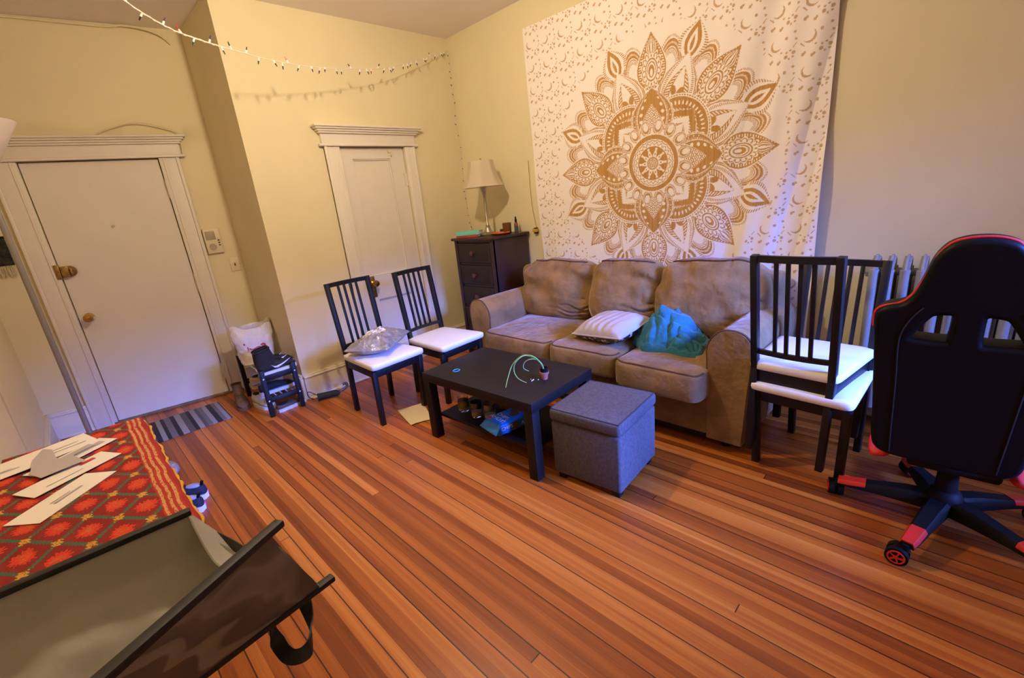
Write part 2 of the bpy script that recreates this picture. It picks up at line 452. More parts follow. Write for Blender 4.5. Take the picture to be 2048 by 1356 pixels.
MB().box((-.80, .008, 1.945), (.035, .016, .03), .004).cyl((-.80, -.01, 1.935), (-.80, -.01, 1.905), .006).build('latch', IVORY, d1)
def casing(mb, x0, x1, z1, s):
    """door casing legs: x0..x1 = one leg; s = side of the outer bead"""
    mb.box(((x0 + x1) / 2, -.011, z1 / 2), (x1 - x0, .022, z1), .003)
    xo = x0 + .012 if s < 0 else x1 - .012
    mb.box((xo, -.018, z1 / 2), (.024, .036, z1), .006)
    xi = x1 - .03 if s < 0 else x0 + .03
    mb.box((xi, -.014, z1 / 2), (.012, .028, z1), .004)
def header(mb, x0, x1, z0, z1):
    w = x1 - x0; cx = (x0 + x1) / 2
    mb.box((cx, -.02, z0 + .01), (w + .05, .04, .02), .006)
    mb.box((cx, -.014, (z0 + z1) / 2), (w, .028, z1 - z0), .002)
    for k, (dz, pr) in enumerate(((.052, .018), (.038, .030), (.022, .044), (.008, .058))):
        mb.box((cx, -.014 - pr / 2, z1 - dz), (w + 2 * pr, .028 + pr, .017), .005)
b = MB(); casing(b, -1.402, CXL, ZD, -1); casing(b, CXR, -.552, ZD, 1); header(b, -1.415, -.540, ZD, 2.132)
b.box(((CXL + CXR) / 2, .05, .006), (CXR - CXL, .1, .012))
struct(b.build('trim_1', WHITE_PAINT))

# entry door (door_2) in the alcove
b = MB(); ab(b, EL + .006, ER - .006, -.05, -.008, .012, EZ - .006)
d2 = struct(b.build('door_2', WHITE_PAINT, smooth=False))
b = MB(); ab(b, EL - .02, EL + .01, .0, .03, 1.195, 1.30, .004); b.build('lock_strike', BRASSD, d2)
b = MB(); ab(b, EL + .012, -1.125, -.008, .028, 1.205, 1.285, .006)
t = MB().cyl((-1.125, -.010, 1.245), (-1.125, .008, 1.245), .040, n=28); b._merge(t.bm, AM)
nl = b.build('night_latch', BRASSD, d2)
t = MB().box((-1.112, -.034, 1.245), (.016, .03, .045), .006); b = MB(); b._merge(t.bm, AM); b.build('thumb_turn', BRASS, nl)
t = MB().lathe([(.0, 0), (.033, 0), (.033, .006), (.014, .012), (.013, .04), (.027, .05), (.031, .063), (.027, .078), (0, .083)], n=24)
b = MB(); b._merge(t.bm, AM @ T(-1.118, .008, .885) @ R('X', 90)); b.build('door_knob', BRASS, d2)
b = MB(); ab(b, EL - .006, EL + .004, -.004, .006, .84, .93); b.build('latch_plate', CHROME, d2)
t = MB().cyl((0, 0, 0), (0, 0, .012), .009, n=16); b = MB(); b._merge(t.bm, AM @ T(-.790, .008, 1.538) @ R('X', 90)); b.build('peephole', CHROME, d2)
for z in (1.78, 1.02, .22):
    t = MB().cyl((ER + .004, -.012, z - .06), (ER + .004, -.012, z + .06), .009, n=12).sphere((ER + .004, -.012, z + .066), .010).sphere((ER + .004, -.012, z - .066), .010)
    b = MB(); b._merge(t.bm, AM); b.build('hinge', WHITE_PAINT, d2)
t = MB(); casing(t, -1.325, EL, EZ, -1); casing(t, ER, -.245, EZ, 1); header(t, -1.345, -.225, EZ, 2.172)
b = MB(); b._merge(t.bm, AM); struct(b.build('trim_2', WHITE_PAINT))
THR = mat('worn_threshold', s2l(120, 100, 78), 0.7, noise=(20, .3))
b = MB(); ab(b, EL - .02, ER + .14, -.10, .03, 0, .018, .004); struct(b.build('trim_3', THR))

# baseboards
def base(mb, p0, p1, h=.185):
    p0, p1 = Vector(p0), Vector(p1); d = (p1 - p0); L = d.length; a = math.atan2(d.y, d.x)
    t = MB().box((L / 2, -.011, h / 2), (L, .022, h), .002).box((L / 2, -.015, h + .008), (L, .030, .016), .006).box((L / 2, -.010, h + .022), (L, .02, .014), .004).box((L / 2, -.026, .010), (L, .016, .02), .006)
    mb._merge(t.bm, T(*p0) @ Matrix.Rotation(a, 4, 'Z'))
b = MB(); base(b, (XA, 0, 0), (-1.405, 0, 0)); base(b, (-.55, 0, 0), (0, 0, 0)); struct(b.build('baseboard_back', WHITE_PAINT))
b = MB(); base(b, (0, 0, 0), (0, FRONT_Y, 0)); struct(b.build('baseboard_right', WHITE_PAINT))
b = MB(); base(b, (XA, YA, 0), (XA, 0, 0)); struct(b.build('baseboard_return', WHITE_PAINT))
b = MB(); base(b, alc(-1.57), alc(-1.325)); base(b, alc(-.245), alc(-.02)); struct(b.build('baseboard_alcove', WHITE_PAINT))
b = MB(); base(b, (XL, FRONT_Y, 0), (XL, 1.07, 0)); struct(b.build('baseboard_left', WHITE_PAINT))

# ceiling lamp (hangs just above the picture) and its light
BULB = mat('lit_bulb', (1, .72, .42, 1), 0.5, emit=((1.0, .80, .56, 1), LAMP))
LX, LY = -1.92, -1.78
cl = thing('ceiling_light', 'bare round bulb in a white ceiling socket above the coffee table', 'lamp', (LX, LY, H))
MB().lathe([(.0, 0), (.075, 0), (.075, -.012), (.045, -.03), (.03, -.05), (.024, -.26), (0, -.26)], n=32).build('socket', PLASW, cl)
MB().sphere((0, 0, -.305), .045, 20).build('bulb', BULB, cl)

# ------------------------------------------------------------------ tapestry with printed mandala
def mandala(X, Z, ink):
    r = np.hypot(X, Z); th = np.arctan2(Z, X)
    def put(m, v): ink[m] = v
    def axis(n, off):
        w = 2 * PI / n; a = np.mod(th - off + w / 2, w) - w / 2
        return r * np.cos(a), r * np.sin(a)
    def leaf(u, v, r0, r1, W, p=.62, q=1.0):
        s = np.clip((u - r0) / (r1 - r0), 0, 1); w = W * np.sin(PI * s ** p) ** q
        return s, np.where((u > r0) & (u < r1), np.abs(v) / np.maximum(w, 1e-4), 9.0)
    def ell(u, v, cu, cv, a, b, rot=0.0):
        c, s = math.cos(rot), math.sin(rot); x, y = u - cu, v - cv
        x, y = x * c + y * s, -x * s + y * c
        return np.hypot(x / a, y / b), np.arctan2(y / b, x / a)
    saw = lambda x: np.mod(x, 1.0)
    # ---- between the big leaves
    u, v = axis(8, PI / 8)
    for sg in (-1, 1):
        e, an = ell(u, v, .705, sg * .125, .205, .098, sg * .26)
        put(e < 1.14, 0); put((e > 1.06) & (e < 1.14) & (saw(an * 10) < .5), 1)
        put((e < 1) & (e > .74), 1); put((e > .83) & (e < .90) & (saw(an * 13) < .55), 0)
        put((e < .64) & (e > .50) & (saw(an * 9) < .45), 1); put((e > .66) & (e < .70), 1)
        e2, _ = ell(u, v, .635, sg * .105, .058, .022, sg * .5); put(e2 < 1, 1)
        e2, _ = ell(u, v, .60, sg * .13, .05, .010, sg * .6); put(e2 < 1, 1)
    s, d = leaf(u, v, .78, 1.045, .064, .85)
    put(d < 1.9, 0); put((d > 1.45) & (d < 1.9) & (saw(s * 17) < .5) & (s > .2), 1); put(d < 1, 1)
    s, d = leaf(u, v, .82, .995, .036, .75); put(d < 1, 0); s, d = leaf(u, v, .84, .95, .014, .75); put(d < 1, 1)
    s, d = leaf(u, v, .36, .835, .165, .85)
    put(d < 1.07, 0); put((d < 1) & (d > .87), 1); put((d > .915) & (d < .955) & (saw(s * 60) < .6), 0)
    put((d < .80) & (d > .66) & (saw(s * 36) < .5) & (s > .3), 1)
    s, d = leaf(u, v, .40, .745, .104, .80); put((d < 1) & (d > .50), 1)
    put((d < .92) & (d > .58) & (saw(s * 17 + np.abs(v) * 22) < .45), 0)
    for sg in (-1, 1):
        e, _ = ell(u, v, .560, sg * .028, .040, .022, sg * .4); put(e < 1, 1)
    # ---- big mango leaves
    u, v = axis(8, 0.0)
    s, d = leaf(u, v, .570, 1.0, .128, .68)
    put(d < 1.09, 0); put(d < 1, 1)
    put((d > .76) & (d < .91) & (saw(s * 22) < .42) & (s > .16) & (s < .94), 0)
    e, an = ell(u, v, .725, 0, .128, .080)
    star = 1.0 + .22 * np.abs(np.sin(an * 8))
    put(e < star, 0); put((e < star * .90) & (e > star * .82), 1); put((e < .88) & (e > .74) & (np.abs(np.sin(an * 8)) < .5), 1)
    put(e < .68, 1); put((e < .58) & (e > .49), 0)
    e, _ = ell(u, v, .715, 0, .052, .028); put(e < 1.2, 0); put(e < .92, 1); e, _ = ell(u, v, .705, 0, .028, .013); put(e < 1, 0)
    s, d = leaf(u, v, .845, .97, .044, .6); put(d < 1, 0); put((d < .84) & (d > .64), 1); put(d < .46, 1); put(d < .2, 0)
    # ---- diagonal round lobes with a kite inside
    u, v = axis(4, PI / 4)
    e, an = ell(u, v, .318, 0, .250, .262)
    put(e < 1.08, 0); put((e > 1.015) & (e < 1.05) & (saw(an * 12) < .7), 1); put(e < .985, 1)
    fr = saw(an * 6.5) - .5
    put((np.hypot(fr * .26, (e - .80 - .02 * np.cos(fr * 6)) * .9) < .058) & (np.abs(an) < 1.75), 0)
    s, d = leaf(u, v, .08, .510, .200, 1.0)
    put((d > 1.0) & (d < 1.16) & (saw(s * 26) < .3) & (s > .2), 0)
    put(d < 1.0, 0); put(d < .955, 1); put((d < .90) & (d > .865), 0)
    s, d = leaf(u, v, .10, .450, .165, .98); put(d < 1, 1); put(d < .93, 0); put((d < .90) & (d > .72) & (saw(s * 24) < .5), 1)
    s, d = leaf(u, v, .12, .390, .110, .92); put(d < 1, 1); put((d < .86) & (d > .70) & (saw(s * 26) < .55), 0); put(d < .54, 0)
    # ---- four pointed petals
    u, v = axis(4, 0.0)
    s, d = leaf(u, v, .04, .590, .178, 1.30, .95)
    put(d < 1.09, 0); put((d > 1.03) & (d < 1.07) & (saw(s * 44) < .65), 1); put(d < 1, 1)
    put((d > .735) & (d < .765), 0); put((d > .765) & (d < .86) & (saw(s * 46) < .33), 0)
    put((np.hypot((saw(s * 13) - .5) * .22, d - .92) < .028) & (s < .66), 0)
    fr = saw(s * 10) - .5
    put((np.hypot(fr * .35, d - .56) < .085) & (s > .52) & (s < .86), 0)
    s, d = leaf(u, v, .15, .475, .118, .60); put(d < 1.0, 0)
    k = np.round((u - .30) / .042); uo = u - .30 - k * .042; vo = np.abs(v) - np.where(np.mod(k, 2) == 0, 0, .021)
    vo = np.mod(vo + .021, .042) - .021
    rr = np.hypot(uo, vo); put((d < .90) & (u > .27) & (rr < .0205) & (rr > .0125), 1); put((d < .85) & (u > .27) & (rr < .006), 1)
    put((d > .86) & (d < .95) & (u > .25), 1)
    # ---- sixteen white eyes round the centre
    a = np.mod(th, PI / 8) - PI / 16
    ue, ve = r * np.cos(a), r * np.sin(a)
    e = np.hypot((ue - .287) / .064, ve / .050); f2 = np.hypot((ue - .297) / .064, ve / .050)
    put(e < 1.0, 0); put((e < .93) & (e > .74), 1); put((e > .79) & (e < .87) & (saw(np.arctan2(ve, ue - .285) * 4) < .5), 0); put((e < .64) & (f2 > .48), 1)
    # ---- centre rings
    put(r < .238, 0); put(r < .229, 1); put(r < .193, 0)
    put(np.abs(r - .186 + .008 * np.abs(np.sin(th * 12))) < .0032, 1)
    zz = .158 + .012 * (np.abs(saw(th * 24 / (2 * PI)) - .5) * 4 - 1); put(np.abs(r - zz) < .0040, 1)
    put(r < .138, 1); st = .086 + .032 * (np.abs(saw(th * 10 / (2 * PI)) - .5) * 4 - 1)
    put((np.abs(r - .119) < .009) & (np.abs(saw(th * 10 / (2 * PI) + .5) - .5) < .13), 0)
    put(r < st, 0); put((np.abs(r - .076) < .007) & (np.abs(saw(th * 10 / (2 * PI) + .5) - .5) < .1), 1)
    put(r < .052, 1); put((r < .045) & (r > .025) & (saw(th * 20 / (2 * PI)) < .4), 0); put(r < .021, 0); put((r < .016) & (r > .009), 1); put(r < .004, 1)
    return ink
def tapestry():
    y0, y1, z0, z1 = 0.978, 3.135, 0.30, 2.72
    nu, nv = 760, 820
    tt = np.linspace(0, 1, nu); ww = np.linspace(0, 1, nv)
    U, V = np.meshgrid(tt, ww, indexing='ij')
    cx, cz, S = 2.092, 1.579, 0.815
    t = y0 + (y1 - y0) * U; z = z0 + (z1 - z0) * V
    X, Z = (t - cx) / S, (z - cz) / S
    r = np.hypot(X, Z); th = np.arctan2(Z, X)
    ink = np.zeros_like(r)
    # scattered motifs of the ground print
    cell = 0.165; gi = np.floor(t / cell).astype(int); gj = np.floor(z / cell).astype(int)
    fx, fz = t / cell - gi, z / cell - gj
    rot = ((gi + gj) % 2) * 2 - 1
    def dot(px, pz, rad): return np.hypot(fx - px, fz - pz) < rad
    bg = np.zeros_like(r, bool)
    d1 = np.hypot(fx - .30, fz - .68); d2 = np.hypot(fx - .30 - .05 * rot, fz - .73)
    bg |= (d1 < .19) & (d2 > .185)
    for k in range(6):
        a = k * PI / 3 + .4; bg |= dot(.74 + .12 * math.cos(a), .30 + .12 * math.sin(a), .032 if k % 3 else .055)
    for (px, pz, rd) in ((.12, .20, .05), (.18, .24, .04), (.62, .80, .05), (.90, .72, .035), (.48, .42, .035), (.40, .12, .05), (.45, .16, .035), (.86, .93, .04)): bg |= dot(px, pz, rd)
    bg |= (np.abs((fx - .10) + (fz - .48)) < .02) & (np.abs(fx - fz + .38) < .12)
    bg |= (np.abs((fx - .88) - (fz - .55) * .8) < .018) & (np.abs(fz - .55) < .06)
    ink[bg & (r > 1.04)] = 0.8
    mandala(X, Z, ink)
    # folds: loose at the lower left and gathered towards the top right corner
    edge = np.clip((U - .62) / .38, 0, 1) ** 1.1
    slant = (U + .22 * (1 - V) * .9 - .10) * 15
    f = .034 * edge * (np.sin(slant * 2.4 + 1.3) + .5 * np.sin(slant * 5.1)) * (1 - .55 * V)
    le = np.clip((.30 - U) / .30, 0, 1) * (1 - V) ** 1.3
    f += .016 * le * np.sin((U * 34 - V * 8))
    f += .004 * np.sin(U * 11 + V * 5) + .003 * np.sin(V * 17 - U * 6)
    off = np.maximum(.020 + f, .006) + .030 * edge * (1 - V * .4)
    shift = .060 * (1 - V) * (1 - U)          # left edge hangs a little inwards at the bottom
    co = np.stack([-off, -(t + shift), z - .015 * np.sin(PI * U) * V], -1).reshape(-1, 3).astype(np.float32)
    idx = np.arange(nu * nv).reshape(nu, nv)
    q = np.stack([idx[:-1, :-1], idx[:-1, 1:], idx[1:, 1:], idx[1:, :-1]], -1).reshape(-1, 4).astype(np.int32)
    me = bpy.data.meshes.new('tapestry')
    me.vertices.add(len(co)); me.vertices.foreach_set('co', co.ravel())
    me.loops.add(q.size); me.loops.foreach_set('vertex_index', q.ravel())
    me.polygons.add(len(q)); me.polygons.foreach_set('loop_start', np.arange(0, q.size, 4, dtype=np.int32))
    me.update(calc_edges=True)
    me.polygons.foreach_set('use_smooth', np.ones(len(q), bool))
    at = me.attributes.new('print', 'FLOAT', 'POINT'); at.data.foreach_set('value', ink.ravel().astype(np.float32))
    m = mat('printed_cotton', (1, 1, 1, 1), 0.85, spec=.2, bump=(300, .1, .001))
    N = NT(m); a = N.n.new('ShaderNodeAttribute'); a.attribute_name = 'print'
    x, y, zz_ = N.xyz('Object'); gl = N.noise(N.comb(N.m('MULTIPLY', y, 60.0), zz_, 0.0), 3.0, 4)
    gold = N.ramp(gl, [(.3, s2l(170, 124, 66)), (.7, s2l(204, 160, 96))])
    c = N.mix(a.outputs['Fac'], s2l(247, 239, 230), gold); N.l.new(c, N.b.inputs['Base Color'])
    me.materials.append(m)
    o = bpy.data.objects.new('tapestry', me); COL.objects.link(o)
    tag(o, 'large white wall tapestry printed with a gold mandala flower above the sofa', 'tapestry')
tapestry()

# ------------------------------------------------------------------ string lights
BULBC = [mat('mini_bulb_' + n, c, .25) for n, c in (('red', s2l(190, 40, 34)), ('blue', s2l(36, 44, 120)), ('green', s2l(26, 90, 50)), ('purple', s2l(80, 40, 80)), ('dark', s2l(46, 34, 40)))]
CORD = mat('clear_white_cord', s2l(226, 214, 196), .5)
SOCK = mat('white_bulb_socket', s2l(244, 240, 232), .5)
sl = thing('string_lights', 'string of unlit multicoloured mini bulbs looped from the ceiling to the corner', 'string lights', (-.04, -.05, 2.82))
SP = [(-3.10, -.84, 2.90), (-2.80, -.76, 2.69), (-2.576, -.701, 2.539), (-2.471, -.673, 2.482), (-2.37, -.647, 2.446), (-2.255, -.617, 2.429), (-2.162, -.593, 2.419), (-2.044, -.563, 2.412), (-1.896, -.525, 2.404), (-1.739, -.484, 2.405), (-1.501, -.423, 2.423), (-1.143, -.33, 2.473), (-.936, -.277, 2.511), (-.702, -.216, 2.576), (-.299, -.112, 2.713), (-.045, -.047, 2.814)]
DP = [(-.035, -.04, 2.814), (-.02, -.04, 2.6), (-.025, -.035, 2.3), (-.02, -.04, 1.9), (-.022, -.035, 1.5), (-.03, -.06, 1.22), (-.06, -.10, 1.15)]
LOC = Vector((-.04, -.05, 2.82))
def off(P, d): return [Vector(p) - LOC + Vector(d) for p in P]
wb = MB()
wb.tube(off(SP[:7], (0, 0, 0)), .0036, 6, smooth=4); wb.tube(off(SP[6:], (0, 0, 0)), .0024, 6, smooth=3)
tw = catmull([Vector(p) - LOC for p in SP[:7]], 14)
wb.tube([p + Vector((0, .004 * math.cos(i * 1.1), .004 * math.sin(i * 1.1))) for i, p in enumerate(tw)], .0022, 5)
wb.tube(off(DP, (0, 0, 0)), .0024, 6, smooth=3)
wb.build('wire', CORD, sl)
cm = catmull([Vector(p) - LOC for p in SP[2:]], 8)
acc = [0.0]
for a, c in zip(cm, cm[1:]): acc.append(acc[-1] + (c - a).length)
rng = random.Random(3)
for base_ in np.arange(.03, acc[-1], .072):
    s = base_ + rng.uniform(-.015, .015)
    i = min(max(np.searchsorted(acc, s), 1), len(cm) - 1); p = cm[i]
    d = Vector((rng.uniform(-.5, .5), rng.uniform(-.6, .6), rng.choice((-1, -1, -.8, .9))))
    d.normalize()
    sb = MB().cyl(p, p + d * .020, .0055, .005, 8).build('socket', SOCK, sl)
    q = p + d * .020
    MB().cyl(q, q + d * .020, .0044, .0026, 8).build('bulb', BULBC[rng.randrange(5)], sb)
dm_ = catmull([Vector(p) - LOC for p in DP], 12)
for i in range(4, len(dm_) - 3, 3):
    p = dm_[i]; d = Vector((rng.uniform(-.8, -.1), rng.uniform(-1, -.1), rng.uniform(-.4, .4))).normalized()
    sb = MB().cyl(p, p + d * .012, .004, n=6).build('socket', SOCK, sl)
    MB().cyl(p + d * .012, p + d * .030, .0042, .0026, 8).build('bulb', BULBC[rng.randrange(5)], sb)

# wire and plug on the tapestry wall, cables above the entry door
pa = thing('power_adapter', 'small yellow and black plug hanging on a thin wire left of the tapestry', 'plug', (-.02, -.957, 1.14))
MB().box((0, 0, -.002), (.028, .030, .052), .004).build('plug_body', BLKP, pa)
MB().box((-.006, .0, 0), (.032, .050, .030), .004).build('yellow_block', mat('yellow_plastic', s2l(196, 160, 60), .45), pa)
MB().tube([(.008, 0, .02), (.012, .015, .10), (.008, .03, .20), (.012, .04, .36), (.010, .035, .6)], .0018, 6, smooth=6).build('wire', mat('thin_brown_wire', s2l(150, 128, 84), .6), pa)
cb = MB().tube([alc(-.72, .012, 2.178), alc(-.62, .035, 2.222), alc(-.46, .05, 2.262), alc(-.32, .045, 2.24), alc(-.21, .03, 2.19), alc(-.205, .02, 2.10), alc(-.215, .012, 2.02)], .005, 8, smooth=6).build('cable', CREAM)
tag(cb, 'cream painted cable bowed up over the entry door header', 'cable')
cb = MB().tube([alc(-1.5, .012, 2.90), alc(-.95, .012, 2.905), alc(-.48, .014, 2.90), alc(-.36, .03, 2.91), alc(-.24, .04, 2.90), alc(-.14, .03, 2.87), alc(-.085, .012, 2.82)], .007, 8, smooth=6).build('cable', CREAM)
tag(cb, 'cream painted cable running along the ceiling line above the entry door', 'cable')

# intercom panel, light switch, wall hanging
ic = thing('intercom', 'beige rectangular intercom panel on the wall right of the entry door', 'intercom', alc(-.177, 0, 1.345), PHI)
MB().box((0, -.014, 0), (.118, .028, .205), .004).build('housing', IVORY, ic)
GR = mat('grey_speaker_mesh', s2l(176, 162, 138), .7)
MB().cyl((-.012, -.024, .045), (-.012, -.030, .045), .036, n=28).box((-.012, -.029, .045), (.07, .004, .07), .003).build('speaker_grille', GR, ic)
MB().cyl((-.012, -.024, -.05), (-.012, -.031, -.05), .028, n=28).build('lower_grille', GR, ic)
for z in (.012, -.008, -.028):
    MB().box((.040, -.030, z - .01), (.014, .006, .012), .002).build('button', mat('dark_button', s2l(90, 74, 54), .5), ic)
sw = thing('light_switch', 'ivory light switch plate beside the alcove corner', 'switch', alc(-.066, 0, 1.128), PHI)
MB().box((0, -.004, 0), (.072, .008, .115), .003).build('plate', IVORY, sw)
MB().box((0, -.012, 0), (.010, .016, .022), .003, rot=R('X', 25)).build('toggle', mat('brown_toggle', s2l(120, 84, 54), .5), sw)
wh = thing('wall_hanging', 'small dark woven hanging with a cream fringe left of the entry door', 'wall hanging', alc(-1.475, 0, 1.43), PHI)
HANG = mat('dark_weave', s2l(40, 42, 30), .9, noise=(45, .7))
MB().grid(lambda u, v: Vector((-.085 + .17 * u, -.012 - .003 * math.sin(u * 9), -.095 + .19 * v)), 12, 12, .006).build('cloth', HANG, wh)
MB().cyl((-.095, -.014, .10), (.095, -.014, .10), .006, n=10).build('rod', BLACK, wh)
b = MB()
for i in range(18):
    x = -.08 + i * .16 / 17
    b.tube([(x, -.014, -.094), (x + random.uniform(-.004, .004), -.016, -.13), (x + random.uniform(-.008, .008), -.015, -.172)], .0026, 5)
tag_o = b.build('fringe', mat('cream_fringe', s2l(206, 190, 150), .9), wh); tag_o['kind'] = 'stuff'

# ------------------------------------------------------------------ dresser and the things on it
DX0, DX1, DY0, DY1, DZ = -.482, -.032, -.858, -.335, 1.135
dr = thing('dresser', 'tall dark brown narrow chest of drawers in the corner behind the sofa arm', 'dresser', ((DX0 + DX1) / 2, (DY0 + DY1) / 2, 0))
dw, dd = DY1 - DY0, DX1 - DX0
b = MB()
b.box((0, -dw / 2 + .0125, DZ / 2 - .01), (dd - .01, .025, DZ - .03), .003).box((0, dw / 2 - .0125, DZ / 2 - .01), (dd - .01, .025, DZ - .03), .003)
b.box((dd / 2 - .008, 0, DZ / 2), (.016, dw - .05, DZ - .04))
for k in range(6): b.box((-.0, 0, .10 + k * (DZ - .135) / 5), (dd - .03, dw - .05, .016))
b.box((-dd / 2 + .02, 0, .05), (.02, dw - .04, .10), .003)
for s in (-1, 1): b.box((-dd / 2 + .015, s * (dw / 2 - .019), DZ / 2 - .01), (.03, .038, DZ - .03), .004)
b.box((0, -dw / 2 + .004, DZ * .52), (dd - .14, .006, DZ - .26))
b.build('body', DRESS, dr)
MB().box((-.006, 0, DZ - .012), (dd + .034, dw + .036, .024), .006).build('top', DRESS, dr)
rows = 5; rh = (DZ - .135) / rows
for k in range(rows):
    zc = .10 + rh * (k + .5)
    f = MB().box((-dd / 2 + .014, 0, zc), (.026, dw - .086, rh - .024), .005).box((-dd / 2 + .001, 0, zc), (.006, dw - .15, rh - .07), .003).build('drawer', DRESSF, dr)
    kn = MB().lathe([(0, 0), (.010, 0), (.009, .014), (.020, .022), (.021, .030), (.012, .036), (0, .037)], n=20)
    bmesh.ops.transform(kn.bm, matrix=T(-dd / 2 - .001, 0, zc) @ R('Y', -90), verts=kn.bm.verts[:]); kn.build('knob', KNOBW, f)

lp = thing('table_lamp', 'table lamp with flared ivory shade and slim silver stem on the dresser', 'lamp', (-.265, -.585, DZ))
MB().lathe([(0, 0), (.075, 0), (.078, .010), (.060, .022), (.040, .030), (.030, .05), (.020, .075), (.022, .085), (.012, .10), (.011, .33), (.016, .36), (.026, .40), (.030, .43), (.020, .46), (.012, .48), (0, .48)], n=28).build('base_and_stem', PEWTER, lp)
pr = [(.185, .425), (.167, .455), (.147, .50), (.129, .55), (.116, .60), (.110, .645)]
b = MB(); nn = 8
for (r0, z0), (r1, z1) in zip(pr, pr[1:]): pass
bb = bmesh.new(); rings = []
for r_, z_ in pr: rings.append([bb.verts.new((r_ * math.cos(2 * PI * (i + .5) / 64) * (1 / max(.9239, math.cos(((2 * PI * (i + .5) / 64) % (PI / 4)) - PI / 8)) * .95), r_ * math.sin(2 * PI * (i + .5) / 64) * (1 / max(.9239, math.cos(((2 * PI * (i + .5) / 64) % (PI / 4)) - PI / 8)) * .95), z_)) for i in range(64)])
for a, q in zip(rings, rings[1:]):
    for i in range(64): bb.faces.new((a[i], a[(i + 1) % 64], q[(i + 1) % 64], q[i]))
bmesh.ops.solidify(bb, geom=bb.faces[:], thickness=.003)
b._merge(bb); b.build('lamp_shade', SHADE, lp)
MB().sphere((0, 0, .54), .03, 16).cyl((0, 0, .47), (0, 0, .53), .014).build('light_bulb', mat('unlit_bulb', s2l(240, 236, 226), .3), lp)
MB().cyl((0, 0, .56), (0, 0, .655), .003, n=8).cyl((-.110, 0, .64), (.110, 0, .64), .002, n=6).cyl((0, -.110, .64), (0, .110, .64), .002, n=6).sphere((0, 0, .66), .008, 10).build('finial', PEWTER, lp)

def book(name, loc, rz, sz, cover, label, group=None):
    t = thing(name, label, 'book', loc, rz, group)
    w, l, h = sz
    MB().box((0, 0, h - .0015), (w, l, .003), .001).box((0, 0, .0015), (w, l, .003), .001).box((-w / 2 + .0015, 0, h / 2), (.003, l, h), .001).build('cover', cover, t)
    MB().box((.003, 0, h / 2), (w - .012, l - .012, h - .006)).build('pages', PAPER, t)
book('book', (-.392, -.470, DZ), math.radians(28), (.15, .21, .020), mat('red_book_cover', s2l(186, 52, 44), .5), 'thin red book at the bottom of the pair on the dresser')
book('book', (-.388, -.466, DZ + .0205), math.radians(33), (.16, .22, .036), mat('aqua_book_cover', s2l(120, 206, 186), .5), 'thick aqua green book lying on the red book on the dresser')
AMB = mat('amber_brown_glass', s2l(104, 66, 34), .15, spec=.6)
cj = thing('candle_jar', 'dark amber glass candle jar on the dresser top', 'candle', (-.165, -.735, DZ))
MB().lathe([(0, 0), (.034, 0), (.038, .006), (.041, .095), (.038, .095), (.036, .03), (0, .028)], n=28, cap=False).build('glass', AMB, cj)
MB().cyl((0, 0, .028), (0, 0, .06), .0355, n=24).build('wax', mat('tan_wax', s2l(190, 140, 82), .5), cj)
di = tag(MB().lathe([(0, 0), (.05, 0), (.085, .018), (.083, .022), (.048, .006), (0, .006)], (-.27, -.755, DZ), 32, cap=False).build('dish', mat('orange_ceramic', s2l(196, 92, 44), .4)), 'shallow orange dish in front of the candle jar on the dresser', 'dish')
sb_ = thing('spray_bottle', 'small amber spray bottle with black cap at the dresser edge', 'bottle', (-.105, -.795, DZ))
MB().lathe([(0, 0), (.017, 0), (.018, .006), (.018, .075), (.013, .088), (.008, .094), (0, .094)], n=22).build('bottle', mat('amber_bottle', s2l(120, 56, 20), .2), sb_)
MB().cyl((0, 0, .012), (0, 0, .060), .0186, n=22).build('bottle_label', mat('dark_teal_label', s2l(40, 84, 82), .5), sb_)
MB().cyl((0, 0, .093), (0, 0, .118), .010, n=16).cyl((0, 0, .118), (0, 0, .142), .008, .006, 14).build('cap', BLKP, sb_)
tag(MB().box((-.135, -.66, DZ + .02), (.06, .05, .04), .003).build('small_box', mat('navy_box', s2l(46, 50, 92), .5)), 'small navy box between the candle jar and the spray bottle', 'box')

